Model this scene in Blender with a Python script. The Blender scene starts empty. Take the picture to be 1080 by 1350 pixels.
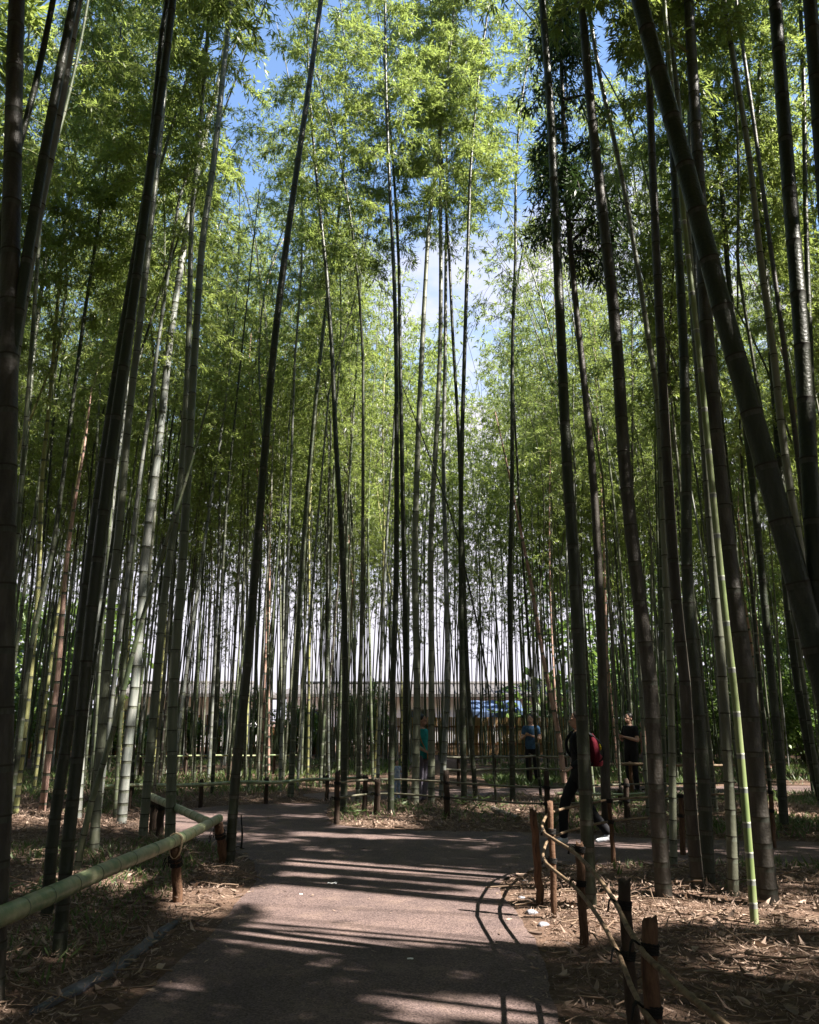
import bpy, math, random
import numpy as np
from mathutils import Vector, Matrix

# ---------------------------------------------------------------- scene, camera, world, sun
S = bpy.context.scene
COL = S.collection
rng = np.random.default_rng(11)
random.seed(7)

F, CX, CY, HORIZON, CAM_H = 1080.0, 540.0, 675.0, 950.0, 1.6
PITCH = math.atan((HORIZON - CY) / F)
cp, sp = math.cos(PITCH), math.sin(PITCH)
cam_d = bpy.data.cameras.new('camera')
cam = bpy.data.objects.new('camera', cam_d)
COL.objects.link(cam)
cam.location = (0, 0, CAM_H)
cam.rotation_euler = (math.pi / 2 + PITCH, 0, 0)
cam_d.sensor_fit = 'HORIZONTAL'
cam_d.sensor_width = 36
cam_d.lens = 36 * F / 1080.0
cam_d.clip_start = 0.05
cam_d.clip_end = 3000
S.camera = cam

SUN_EL = math.radians(48)
A = np.array([-0.916, 0.401])                    # ground direction the shadows fall in
TAN = math.tan(SUN_EL)
sun_vec = Vector((-A[0] * math.cos(SUN_EL), -A[1] * math.cos(SUN_EL), math.sin(SUN_EL)))
sd = bpy.data.lights.new('sun', 'SUN')
sd.energy = 5.0
sd.angle = math.radians(0.5)
sd.color = (1.0, 0.93, 0.84)
sun = bpy.data.objects.new('sun', sd)
COL.objects.link(sun)
sun.rotation_euler = sun_vec.to_track_quat('Z', 'Y').to_euler()

W = bpy.data.worlds.new('World')
S.world = W
W.use_nodes = True
nt = W.node_tree
nt.nodes.clear()
out = nt.nodes.new('ShaderNodeOutputWorld')
bg = nt.nodes.new('ShaderNodeBackground')
sky = nt.nodes.new('ShaderNodeTexSky')
sky.sky_type = 'NISHITA'
sky.sun_disc = False
sky.sun_elevation = SUN_EL
sky.sun_rotation = math.atan2(-A[0], -A[1])
sky.air_density = 1.0
sky.dust_density = 0.3
sky.ozone_density = 2.6
bg.inputs['Strength'].default_value = 0.08
tc = nt.nodes.new('ShaderNodeTexCoord')
mp = nt.nodes.new('ShaderNodeMapping')
mp.inputs['Scale'].default_value = (1.0, 1.0, 1.8)
mp.inputs['Location'].default_value = (0.35, 0.0, 0.1)
nz = nt.nodes.new('ShaderNodeTexNoise')
nz.inputs['Scale'].default_value = 3.2
nz.inputs['Detail'].default_value = 7
nz.inputs['Roughness'].default_value = 0.55
sep = nt.nodes.new('ShaderNodeSeparateXYZ')
elv = nt.nodes.new('ShaderNodeMapRange')         # more cloud low in the sky
elv.inputs['From Min'].default_value = 0.28
elv.inputs['From Max'].default_value = 0.58
elv.inputs['To Min'].default_value = 0.30
elv.inputs['To Max'].default_value = -0.10
add = nt.nodes.new('ShaderNodeMath'); add.operation = 'ADD'
rmp = nt.nodes.new('ShaderNodeMapRange')
rmp.inputs['From Min'].default_value = 0.52
rmp.inputs['From Max'].default_value = 0.68
mix = nt.nodes.new('ShaderNodeMixRGB')
mix.inputs['Color2'].default_value = (2.9, 2.8, 3.15, 1)
L = nt.links.new
L(tc.outputs['Generated'], mp.inputs['Vector'])
L(mp.outputs['Vector'], nz.inputs['Vector'])
L(tc.outputs['Generated'], sep.inputs[0])
L(sep.outputs['Z'], elv.inputs['Value'])
L(nz.outputs['Fac'], add.inputs[0]); L(elv.outputs['Result'], add.inputs[1])
L(add.outputs[0], rmp.inputs['Value'])
L(rmp.outputs['Result'], mix.inputs['Fac'])
L(sky.outputs['Color'], mix.inputs['Color1'])
L(mix.outputs['Color'], bg.inputs['Color'])
L(bg.outputs[0], out.inputs['Surface'])

S.view_settings.view_transform = 'Standard'
S.view_settings.look = 'None'
S.view_settings.exposure = 2.25
S.view_settings.gamma = 1
S.render.engine = 'CYCLES'
cy = S.cycles
cy.max_bounces = 6; cy.diffuse_bounces = 4; cy.glossy_bounces = 2; cy.transmission_bounces = 3
cy.transparent_max_bounces = 4
cy.caustics_reflective = False; cy.caustics_refractive = False
cy.use_denoising = True
cy.sample_clamp_indirect = 6

# ---------------------------------------------------------------- helpers
def ray(x, y):
    u = (x - CX) / F; v = (CY - y) / F
    return np.array([u, cp - v * sp, sp + v * cp])
def P(x, y, z=0.0):                                # pixel -> point at height z
    d = ray(x, y); t = (z - CAM_H) / d[2]
    return np.array([d[0] * t, d[1] * t, z])
def PY(x, y, Y):                                   # pixel -> point at distance Y
    d = ray(x, y); t = Y / d[1]
    return np.array([d[0] * t, Y, CAM_H + d[2] * t])
def pix(p):
    x, y, z = p[0], p[1], p[2] - CAM_H
    dz = y * cp + z * sp; dy = -y * sp + z * cp
    return CX + F * x / dz, CY - F * dy / dz

def fbm(x, y, s=1.0, seed=0):
    x = np.asarray(x, float) * s; y = np.asarray(y, float) * s
    r = np.random.default_rng(seed); o = np.zeros(np.broadcast(x, y).shape); a = 1.0
    for k in range(5):
        for j in range(4):
            th = r.uniform(0, 6.283); ph = r.uniform(0, 6.283); f = r.uniform(.75, 1.3) * 2 ** k
            o = o + a * np.sin((x * math.cos(th) + y * math.sin(th)) * f + ph)
        a *= 0.55
    return o / 4.0

def props(o, label=None, cat=None, group=None, kind=None):
    if label: o['label'] = label
    if cat: o['category'] = cat
    if group: o['group'] = group
    if kind: o['kind'] = kind
    return o
def empty(name, loc=(0, 0, 0), rz=0, **k):
    o = bpy.data.objects.new(name, None); COL.objects.link(o)
    o.location = loc; o.rotation_euler = (0, 0, rz); o.empty_display_size = .2
    return props(o, **k)
def mesh_np(name, V, Q, mats, mi=None, smooth=True, T=None):
    V = np.asarray(V, np.float32).reshape(-1, 3)
    Q = np.asarray(Q, np.int32).reshape(-1, 4) if len(Q) else np.zeros((0, 4), np.int32)
    m = bpy.data.meshes.new(name)
    nq = len(Q); ntr = 0 if T is None else len(T)
    idx = Q.ravel()
    if ntr: idx = np.concatenate([idx, np.asarray(T, np.int32).ravel()])
    m.vertices.add(len(V)); m.vertices.foreach_set('co', V.ravel())
    m.loops.add(len(idx)); m.loops.foreach_set('vertex_index', idx.astype(np.int32))
    m.polygons.add(nq + ntr)
    st = np.concatenate([np.arange(nq) * 4, nq * 4 + np.arange(ntr) * 3]).astype(np.int32)
    m.polygons.foreach_set('loop_start', st)
    m.polygons.foreach_set('loop_total', np.concatenate([np.full(nq, 4), np.full(ntr, 3)]).astype(np.int32))
    for a in mats: m.materials.append(a)
    if mi is not None: m.polygons.foreach_set('material_index', np.asarray(mi, np.int32))
    m.polygons.foreach_set('use_smooth', np.full(nq + ntr, bool(smooth)))
    m.update(calc_edges=True)
    return m
def link(name, me, parent=None, **k):
    o = bpy.data.objects.new(name, me); COL.objects.link(o)
    if parent: o.parent = parent
    return props(o, **k)

class MB:                                          # collects quads/tris
    def __init__(s): s.V = []; s.Q = []; s.T = []; s.mq = []; s.mt = []; s.n = 0
    def add(s, V, Q=(), T=(), mi=0):
        V = np.asarray(V, float).reshape(-1, 3); s.V.append(V)
        if len(Q): s.Q.append(np.asarray(Q).reshape(-1, 4) + s.n); s.mq.append(np.full(len(s.Q[-1]), 0) + np.asarray(mi))
        if len(T): s.T.append(np.asarray(T).reshape(-1, 3) + s.n); s.mt.append(np.full(len(s.T[-1]), mi if np.isscalar(mi) else 0))
        s.n += len(V); return s
    def tube(s, pts, rad, n=8, mi=0, cap=True):
        V, Q = tube(pts, rad, n)
        k = len(pts)
        if cap:
            V = np.vstack([V, [pts[0]], [pts[-1]]]); b = k * n
            T = [(b, (i + 1) % n, i) for i in range(n)] + [(b + 1, (k - 1) * n + i, (k - 1) * n + (i + 1) % n) for i in range(n)]
        else: T = []
        if np.isscalar(mi): return s.add(V, Q, T, mi)
        return s.add(V, Q, T, np.repeat(mi, n))
    def box(s, c, h, mi=0, rz=0, taper=1.0):
        v = np.array([[x, y, z] for z in (-1, 1) for y in (-1, 1) for x in (-1, 1)], float)
        v[4:, :2] *= taper
        v = v * np.array(h); ca, sa = math.cos(rz), math.sin(rz)
        v = np.stack([v[:, 0] * ca - v[:, 1] * sa, v[:, 0] * sa + v[:, 1] * ca, v[:, 2]], 1) + np.array(c)
        return s.add(v, [(0, 2, 3, 1), (4, 5, 7, 6), (0, 1, 5, 4), (2, 6, 7, 3), (0, 4, 6, 2), (1, 3, 7, 5)], (), mi)
    def mesh(s, name, mats, smooth=True):
        Q = np.vstack(s.Q) if s.Q else np.zeros((0, 4)); T = np.vstack(s.T) if s.T else None
        mi = np.concatenate(s.mq + s.mt)
        return mesh_np(name, np.vstack(s.V), Q, mats, mi, smooth, T)
    def obj(s, name, mats, parent=None, smooth=True, **k):
        if not isinstance(mats, (list, tuple)): mats = [mats]
        return link(name, s.mesh(name, mats, smooth), parent, **k)

def frames(pts):
    pts = np.asarray(pts, float); t = np.gradient(pts, axis=0)
    t /= np.linalg.norm(t, axis=1, keepdims=True) + 1e-9
    ref = np.array([1.0, 0.2, 0.05]) if abs(t[:, 0]).mean() < .8 else np.array([0.05, 0.2, 1.0])
    a = ref - (t @ ref)[:, None] * t; a /= np.linalg.norm(a, axis=1, keepdims=True)
    return t, a, np.cross(t, a)
def tube(pts, rad, n=8):
    pts = np.asarray(pts, float); k = len(pts); rad = np.broadcast_to(rad, (k,))
    t, a, b = frames(pts)
    th = np.arange(n) * 2 * math.pi / n
    V = pts[:, None, :] + rad[:, None, None] * (np.cos(th)[None, :, None] * a[:, None, :] + np.sin(th)[None, :, None] * b[:, None, :])
    i = np.arange(k - 1)[:, None] * n; j = np.arange(n)[None, :]; j2 = (j + 1) % n
    Q = np.stack([i + j, i + j2, i + n + j2, i + n + j], -1).reshape(-1, 4)
    return V.reshape(-1, 3), Q
def curve(ctrl, n=40):                             # natural-looking curve through control points
    c = np.asarray(ctrl, float)
    if len(c) == 2: return c[0] + (c[1] - c[0]) * np.linspace(0, 1, n)[:, None]
    d = np.concatenate([[0], np.cumsum(np.linalg.norm(np.diff(c, axis=0), axis=1))])
    m = np.gradient(c, d, axis=0)
    q = np.linspace(0, d[-1], n); k = np.clip(np.searchsorted(d, q, side='right') - 1, 0, len(c) - 2)
    h = (d[k + 1] - d[k])[:, None]; s = (q - d[k])[:, None] / h
    return ((2*s**3 - 3*s**2 + 1) * c[k] + (s**3 - 2*s**2 + s) * h * m[k] + (-2*s**3 + 3*s**2) * c[k+1] + (s**3 - s**2) * h * m[k+1])
def resample(pts, s):
    d = np.concatenate([[0], np.cumsum(np.linalg.norm(np.diff(pts, axis=0), axis=1))])
    return np.stack([np.interp(s, d, pts[:, i]) for i in range(3)], 1), d[-1]

# ---------------------------------------------------------------- materials
def mat(name, col, rough=.6, spec=.3, var=None, scale=(8, 8, 8), bump=0, bscale=60, rand=0, tint=None, noise_d=4, lo=.35, hi=.65):
    m = bpy.data.materials.new(name); m.use_nodes = True; t = m.node_tree; N = t.nodes; K = t.links.new
    b = N['Principled BSDF']; b.inputs['Roughness'].default_value = rough
    b.inputs['Specular IOR Level'].default_value = spec
    tcn = N.new('ShaderNodeTexCoord'); src = None
    if var:
        mpp = N.new('ShaderNodeMapping'); mpp.inputs['Scale'].default_value = scale; K(tcn.outputs['Object'], mpp.inputs[0])
        nn = N.new('ShaderNodeTexNoise'); nn.inputs['Scale'].default_value = 1; nn.inputs['Detail'].default_value = noise_d
        nn.inputs['Roughness'].default_value = .6
        K(mpp.outputs[0], nn.inputs['Vector'])
        r = N.new('ShaderNodeValToRGB'); cs = [col] + list(var)
        while len(r.color_ramp.elements) < len(cs): r.color_ramp.elements.new(.5)
        for i, c in enumerate(cs):
            r.color_ramp.elements[i].position = lo + (hi - lo) * i / (len(cs) - 1); r.color_ramp.elements[i].color = (*c, 1)
        K(nn.outputs['Fac'], r.inputs[0]); src = r.outputs[0]
    if rand or tint:
        oi = N.new('ShaderNodeObjectInfo')
        mx = N.new('ShaderNodeMixRGB')
        if src: K(src, mx.inputs[1])
        else: mx.inputs[1].default_value = (*col, 1)
        mx.inputs[2].default_value = (*(tint or col), 1)
        mr = N.new('ShaderNodeMapRange'); mr.inputs['To Max'].default_value = rand; K(oi.outputs['Random'], mr.inputs[0])
        K(mr.outputs[0], mx.inputs[0])
        ml = N.new('ShaderNodeMath'); ml.operation = 'MULTIPLY'; ml.inputs[1].default_value = 7.31; K(oi.outputs['Random'], ml.inputs[0])
        fr = N.new('ShaderNodeMath'); fr.operation = 'FRACT'; K(ml.outputs[0], fr.inputs[0])
        mv = N.new('ShaderNodeMapRange'); mv.inputs['To Min'].default_value = .62; mv.inputs['To Max'].default_value = 1.3; K(fr.outputs[0], mv.inputs[0])
        hs = N.new('ShaderNodeHueSaturation'); K(mv.outputs[0], hs.inputs['Value']); K(mx.outputs[0], hs.inputs['Color']); src = hs.outputs[0]
    if src: K(src, b.inputs['Base Color'])
    else: b.inputs['Base Color'].default_value = (*col, 1)
    if bump:
        nb = N.new('ShaderNodeTexNoise'); nb.inputs['Scale'].default_value = bscale; nb.inputs['Detail'].default_value = 4
        K(tcn.outputs['Object'], nb.inputs['Vector'])
        bp = N.new('ShaderNodeBump'); bp.inputs['Strength'].default_value = bump; bp.inputs['Distance'].default_value = .02
        K(nb.outputs['Fac'], bp.inputs['Height']); K(bp.outputs[0], b.inputs['Normal'])
    return m
def leafmat(name, c1, c2, trans, tf=.45, rough=.45):
    m = bpy.data.materials.new(name); m.use_nodes = True; t = m.node_tree; N = t.nodes; K = t.links.new
    b = N['Principled BSDF']; b.inputs['Roughness'].default_value = rough; b.inputs['Specular IOR Level'].default_value = .35
    g = N.new('ShaderNodeNewGeometry'); tc_ = N.new('ShaderNodeTexCoord')
    nn = N.new('ShaderNodeTexNoise'); nn.inputs['Scale'].default_value = .55; nn.inputs['Detail'].default_value = 2
    K(g.outputs['Position'], nn.inputs['Vector'])
    ad = N.new('ShaderNodeMath'); ad.operation = 'MULTIPLY_ADD'; ad.inputs[1].default_value = .55; 
    K(g.outputs['Random Per Island'], ad.inputs[0]); K(nn.outputs['Fac'], ad.inputs[2])
    mr = N.new('ShaderNodeMapRange'); mr.inputs[1].default_value = .4; mr.inputs[2].default_value = 1.15; K(ad.outputs[0], mr.inputs[0])
    mx = N.new('ShaderNodeMixRGB'); mx.inputs[1].default_value = (*c1, 1); mx.inputs[2].default_value = (*c2, 1); K(mr.outputs[0], mx.inputs[0])
    K(mx.outputs[0], b.inputs['Base Color'])
    tr = N.new('ShaderNodeBsdfTranslucent')
    mt = N.new('ShaderNodeMixRGB'); mt.inputs[0].default_value = .5; mt.inputs[2].default_value = (*trans, 1); K(mx.outputs[0], mt.inputs[1])
    K(mt.outputs[0], tr.inputs['Color'])
    ms = N.new('ShaderNodeMixShader'); ms.inputs[0].default_value = tf
    K(b.outputs[0], ms.inputs[1]); K(tr.outputs[0], ms.inputs[2]); K(ms.outputs[0], N['Material Output'].inputs[0])
    return m

M_leaf = leafmat('bamboo_leaf', (.045, .095, .028), (.23, .275, .07), (.42, .52, .12), .54, .36)
M_twig = mat('bamboo_twig', (.13, .14, .06), .7)
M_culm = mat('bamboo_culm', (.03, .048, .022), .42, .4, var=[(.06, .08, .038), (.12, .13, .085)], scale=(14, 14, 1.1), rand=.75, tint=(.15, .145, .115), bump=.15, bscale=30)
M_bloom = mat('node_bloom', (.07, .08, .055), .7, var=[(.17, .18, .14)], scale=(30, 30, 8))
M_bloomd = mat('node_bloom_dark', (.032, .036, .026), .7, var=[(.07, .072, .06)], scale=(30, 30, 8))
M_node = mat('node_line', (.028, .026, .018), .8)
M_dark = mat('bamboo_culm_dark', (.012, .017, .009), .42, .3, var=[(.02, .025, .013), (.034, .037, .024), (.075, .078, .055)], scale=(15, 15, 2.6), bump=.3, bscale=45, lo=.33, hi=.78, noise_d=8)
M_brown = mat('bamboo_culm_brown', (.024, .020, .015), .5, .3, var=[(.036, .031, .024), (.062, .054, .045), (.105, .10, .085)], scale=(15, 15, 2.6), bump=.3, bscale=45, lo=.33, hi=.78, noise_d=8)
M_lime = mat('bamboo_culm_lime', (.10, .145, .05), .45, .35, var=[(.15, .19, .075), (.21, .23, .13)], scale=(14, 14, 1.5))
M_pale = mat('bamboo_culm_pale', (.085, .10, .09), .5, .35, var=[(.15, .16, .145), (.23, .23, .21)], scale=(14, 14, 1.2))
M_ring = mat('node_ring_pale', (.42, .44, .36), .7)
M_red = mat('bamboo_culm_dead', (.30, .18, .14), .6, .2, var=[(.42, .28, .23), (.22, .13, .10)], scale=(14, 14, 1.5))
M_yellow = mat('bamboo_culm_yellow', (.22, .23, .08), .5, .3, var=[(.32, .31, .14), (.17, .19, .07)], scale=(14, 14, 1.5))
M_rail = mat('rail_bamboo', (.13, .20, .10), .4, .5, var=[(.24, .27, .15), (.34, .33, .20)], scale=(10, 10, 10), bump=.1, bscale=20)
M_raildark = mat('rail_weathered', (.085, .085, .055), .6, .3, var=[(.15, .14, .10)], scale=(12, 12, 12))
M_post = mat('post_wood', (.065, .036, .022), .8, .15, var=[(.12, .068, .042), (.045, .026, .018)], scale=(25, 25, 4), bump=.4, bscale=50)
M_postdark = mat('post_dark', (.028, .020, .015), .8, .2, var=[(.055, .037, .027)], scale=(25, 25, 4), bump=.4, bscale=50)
M_stick = mat('stick_rail', (.11, .075, .045), .7, .2, var=[(.19, .135, .085), (.07, .045, .03)], scale=(14, 14, 14), bump=.2, bscale=40)
M_rope = mat('black_rope', (.012, .011, .010), .9, bump=.6, bscale=160)
M_palerope = mat('tan_rope', (.42, .33, .21), .85, bump=.6, bscale=160)

# ---------------------------------------------------------------- bamboo builders
def culm_mesh(path, r0, H, n=10, mats=None, spacing=.34, seed=0, tip=.008, detail=True):
    """path: dense polyline from the base; the radius tapers towards height H."""
    r = np.random.default_rng(seed)
    d = np.concatenate([[0], np.cumsum(np.linalg.norm(np.diff(path, axis=0), axis=1))]); Ltot = d[-1]
    s = .06; nodes = []
    while s < Ltot - .05:
        nodes.append(s); f = s / Ltot
        s += spacing * (0.45 + .75 * min(1, f * 9)) * r.uniform(.93, 1.07) * (1 if f < .8 else .8)
    ss = [0.0]; rr = [1.10]; mi = []
    for k, q in enumerate(nodes):
        if detail:
            for o, m_, rad in ((-.045, 0, 1.0), (-.009, 1, 1.0), (-.004, 2, 1.035), (.003, 2, 1.03), (.012, 0, .99)):
                if q + o <= ss[-1] + .002: continue
                ss.append(q + o); rr.append(rad); mi.append(m_)
        else:
            for o, m_, rad in ((-.05, 0, 1.0), (-.006, 1, 1.025), (.012, 2, 1.0)):
                if q + o <= ss[-1] + .004: continue
                ss.append(q + o); rr.append(rad); mi.append(m_)
    ss.append(Ltot); rr.append(1.0); mi.append(0)
    ss = np.array(ss); rr = np.array(rr)
    pts, _ = resample(path, ss)
    f = ss / Ltot
    rad = (r0 * (1 - f) ** .72 * (1 + .05 * np.exp(-ss / .3)) + tip * f) * rr
    b = MB(); b.tube(pts, rad, n, np.array(mi))
    return b.mesh('culm', mats or [M_culm, M_bloom, M_node])

def arch(t, Lc, bend):                              # how a crown's leader bends over, t in metres
    f = np.clip(t / Lc, 0, 1)
    return np.stack([bend * f ** 2.3, .25 * bend * np.sin(f * 2.6), t - .10 * abs(bend) * f ** 3], -1)

def crown_arrays(seed, Lc=9.0, bend=1.5, nleaf=9000, lsc=1.0, full=1.0):
    """branches and leaves round the leader; origin where the crown starts."""
    r = np.random.default_rng(seed)
    tn = np.arange(.1, Lc, .27); tn = tn + r.uniform(-.05, .05, len(tn))
    base = []; dirs = []; lens = []
    for i, t in enumerate(tn):
        f = t / Lc
        for k in range(2):
            if r.random() < .12 + .35 * (f < .12): continue
            az = (i % 2) * math.pi + r.uniform(-1.25, 1.25) + seed * 1.7
            Lb = (1.75 * (1 - .72 * f) * min(1, .55 + 2.2 * f)) * r.uniform(.65, 1.25) * full
            el = r.uniform(.25, .95)
            base.append(arch(t, Lc, bend)); dirs.append((math.cos(az) * math.cos(el), math.sin(az) * math.cos(el), math.sin(el))); lens.append(Lb)
    base = np.array(base); dirs = np.array(dirs); lens = np.array(lens); nb = len(base)
    def bp(i, s):                                   # point on branch i at fraction s, drooping
        q = base[i] + dirs[i] * (lens[i] * s)[:, None]
        q[:, 2] -= .62 * lens[i] * s ** 2.2
        return q
    sv = np.linspace(0, 1, 5); BV = []; BQ = []; n0 = 0
    for i in range(nb):
        pts = bp(np.full(5, i), sv); V, Q = tube(pts, np.linspace(.009, .003, 5), 3)
        BV.append(V); BQ.append(Q + n0); n0 += len(V)
    nt_ = int(nleaf / 9); ti = r.choice(nb, nt_, p=lens / lens.sum()); ts = r.uniform(.18, 1.0, nt_) ** .8
    o = bp(ti, ts)
    td = dirs[ti] * .6 + r.normal(0, .75, (nt_, 3)); td[:, 2] = td[:, 2] * .55 - .25
    td /= np.linalg.norm(td, axis=1, keepdims=True)
    tl = r.uniform(.12, .42, nt_) * (1 - .3 * ts)
    nl = nt_ * 9; idx = np.repeat(np.arange(nt_), 9)
    q = r.uniform(.25, 1.05, nl)
    lb = o[idx] + td[idx] * (tl[idx] * q)[:, None] + r.normal(0, .012, (nl, 3)); lb[:, 2] -= .25 * tl[idx] * q ** 2
    ld = td[idx] * .8 + r.normal(0, .55, (nl, 3)); ld[:, 2] -= .45
    V, Q = blades(lb, ld, r.uniform(.085, .15, nl) * lsc, .19, r)
    TV = np.stack([o, o + td * (tl * .5)[:, None] + [0, 0, .004], o + td * tl[:, None] - np.stack([0 * tl, 0 * tl, .2 * tl], 1), o + td * (tl * .5)[:, None] - [0, 0, .004]], 1).reshape(-1, 3)
    return V, Q, np.vstack(BV), np.vstack(BQ), TV, np.arange(len(TV)).reshape(-1, 4)

def blades(lb, ld, ln, wr, r, fold=.25):
    ld = ld / (np.linalg.norm(ld, axis=1, keepdims=True) + 1e-9); nl = len(lb)
    up = r.normal(0, .5, (nl, 3)); up[:, 2] += 1
    sd_ = np.cross(ld, up); sd_ /= np.linalg.norm(sd_, axis=1, keepdims=True) + 1e-9
    nr = np.cross(sd_, ld)
    w = (ln * wr * .5)[:, None]; l = ln[:, None]
    m = lb + ld * l * .38
    V = np.stack([lb, m + sd_ * w - nr * w * fold, lb + ld * l - nr * l * .06, m - sd_ * w - nr * w * fold], 1).reshape(-1, 3)
    return V, np.arange(nl * 4).reshape(-1, 4)

def crown_mesh(seed, **k):
    V, Q, BV, BQ, TV, TQ = crown_arrays(seed, **k)
    b = MB(); b.add(V, Q, (), 0); b.add(BV, BQ, (), 1); b.add(TV, TQ, (), 1)
    return b.mesh('crown', [M_leaf, M_twig], smooth=False)

CROWN_LC = 9.0
BENDS = [1.2, 2.2, 0.7, 2.8, 1.7, .4, 2.4, 1.0]
CROWNS = [crown_mesh(31 + i, Lc=CROWN_LC, bend=BENDS[i], nleaf=8000) for i in range(8)]
CROWNS_FULL = {i: crown_mesh(31 + i, Lc=CROWN_LC, bend=BENDS[i], nleaf=13500) for i in (2, 5, 7)}

CROWNS_THIN = [crown_mesh(31 + i, Lc=CROWN_LC, bend=BENDS[i], nleaf=4300) for i in range(8)]

def leader(i, n=14):
    t = np.linspace(0, CROWN_LC, n); return arch(t, CROWN_LC, BENDS[i])

def bamboo(ctrl, r0, hc, mats, label, group=None, ci=None, seed=0, n=12, crown=True, cscale=1.0, crz=None):
    """a culm through the control points, straight on up to height hc, then its crown."""
    ctrl = [np.asarray(c, float) for c in ctrl]
    if crown and ctrl[-1][2] < hc:
        d = ctrl[-1] - ctrl[-2]; d /= np.linalg.norm(d); d = d * .8 + np.array([0, 0, .2]); d /= np.linalg.norm(d)
        top = ctrl[-1] + d * (hc - ctrl[-1][2]) / max(d[2], .3); ctrl.append(top)
    body = curve(ctrl, 60)
    tdir = Vector(body[-1] - body[-3]).normalized(); top = body[-1]
    ci = (5, 2, 7)[seed % 3] if ci is None else ci; crz = (seed * 2.4) % 6.28 if crz is None else crz
    R = Vector((0, 0, 1)).rotation_difference(tdir).to_matrix() @ Matrix.Rotation(crz, 3, 'Z')
    lead = (np.array(R) @ (leader(ci)[1:] * cscale).T).T + top
    base = body[0].copy()
    full = (np.vstack([body, lead]) if crown else body) - base
    root = empty('bamboo', base, label=label, cat='bamboo', group=group)
    link('culm', culm_mesh(full, r0, 18, n=n, mats=mats, seed=seed), root)
    if crown:
        c = link('crown', CROWNS_FULL[ci], root); c.location = Vector(top - base); c.rotation_euler = R.to_euler(); c.scale = (cscale,) * 3
    return root

NODE = [M_bloom, M_node]
def traced(pts, w, label, mt=None, hc=None, Y=None, top_y=None, n=12, **k):
    """pts: picture positions from the base up; w: (row, width in pixels). Stands at its base's true distance."""
    global TR
    x0, y0 = pts[0]
    b = P(x0, y0) if Y is None else None
    Yb = b[1] if Y is None else Y
    ctrl = [PY(x, y, Yb) for x, y in pts]
    if Y is not None and ctrl[0][2] > .02:          # carry the line on down to the soil
        d = ctrl[0] - ctrl[1]; ctrl.insert(0, ctrl[0] + d * (ctrl[0][2] / -d[2]))
    ctrl[0][2] = -.06
    r0 = w * Yb / F / 2 * 1.0
    TR += 1
    placed.append((ctrl[0][0], ctrl[0][1]))
    if hc is None: hc = max(9.0, ctrl[-1][2] + .3)
    return bamboo(ctrl, r0 * .92, hc, [mt or M_dark] + ([M_bloomd, M_node] if mt in (None, M_dark, M_brown) else ([M_pale, M_ring] if mt is M_lime else NODE)), label, seed=TR, n=n, **k)
TR = 0
placed = []

# ---------------------------------------------------------------- ground and paths
def gp(*pts): return np.array([P(x, y)[:2] for x, y in pts])
main_px = [(0, 1480), (80, 1405), (143, 1350), (207, 1300), (262, 1246), (300, 1206), (326, 1180), (341, 1158), (337, 1140), (318, 1127),
           (283, 1117), (240, 1104), (212, 1090)]
far_px = [(206, 1078), (228, 1070), (290, 1063), (360, 1060), (436, 1060), (428, 1074), (437, 1087), (470, 1092), (540, 1096), (620, 1097),
          (690, 1098), (760, 1100), (860, 1107), (960, 1109), (1140, 1112)]
near_px = [(1140, 1146), (1000, 1143), (860, 1141), (780, 1140), (730, 1142), (700, 1149), (668, 1157), (655, 1170), (664, 1188), (690, 1214), (708, 1248), (722, 1290), (733, 1350), (745, 1480)]
main_poly = gp(*(main_px + far_px + near_px))
back_c = curve(np.array([(-2.2, 18.4, 0), (-.6, 18.9, 0), (1.5, 19.6, 0), (4.5, 20.1, 0), (9, 20.4, 0), (16, 20.7, 0), (24, 20.8, 0)]), 40)[:, :2]
tn_ = np.gradient(back_c, axis=0); tn_ /= np.linalg.norm(tn_, axis=1, keepdims=True); nn_ = np.stack([-tn_[:, 1], tn_[:, 0]], 1)
back_poly = np.vstack([back_c + nn_ * 1.1, (back_c - nn_ * 1.0)[::-1]])

def dense(poly, step, amp, seed):
    q = np.vstack([poly, poly[:1]]); o = []
    for i in range(len(poly)):
        L_ = np.linalg.norm(q[i + 1] - q[i]); k = max(1, int(L_ / step))
        o.append(q[i] + (q[i + 1] - q[i]) * (np.arange(k) / k)[:, None])
    o = np.vstack(o)
    for _ in range(6): o = (np.roll(o, 1, 0) + o * 2 + np.roll(o, -1, 0)) / 4
    return o + np.stack([fbm(o[:, 0], o[:, 1], 5, seed), fbm(o[:, 0], o[:, 1], 5, seed + 1)], 1) * amp
main_poly = dense(main_poly, .1, .035, 3); back_poly = dense(back_poly, .25, .08, 5)

def sdist(px, py, poly):                            # signed distance, negative inside
    px = np.atleast_1d(np.asarray(px, float)); py = np.atleast_1d(np.asarray(py, float))
    a = poly; b = np.roll(poly, -1, 0); out_ = np.empty(len(px))
    for s in range(0, len(px), 20000):
        x = px[s:s + 20000, None]; y = py[s:s + 20000, None]
        e = b - a; t = ((x - a[:, 0]) * e[:, 0] + (y - a[:, 1]) * e[:, 1]) / (e ** 2).sum(1); t = np.clip(t, 0, 1)
        d = np.sqrt(((x - a[:, 0] - t * e[:, 0]) ** 2 + (y - a[:, 1] - t * e[:, 1]) ** 2).min(1))
        c = ((a[:, 1] > y) != (b[:, 1] > y)) & (x < (b[:, 0] - a[:, 0]) * (y - a[:, 1]) / (b[:, 1] - a[:, 1] + 1e-12) + a[:, 0])
        out_[s:s + 20000] = np.where(c.sum(1) % 2, -d, d)
    return out_
mp_c, bp_c = main_poly[::3], back_poly[::2]
def pathd(x, y): return np.minimum(sdist(x, y, mp_c), sdist(x, y, bp_c))
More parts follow.
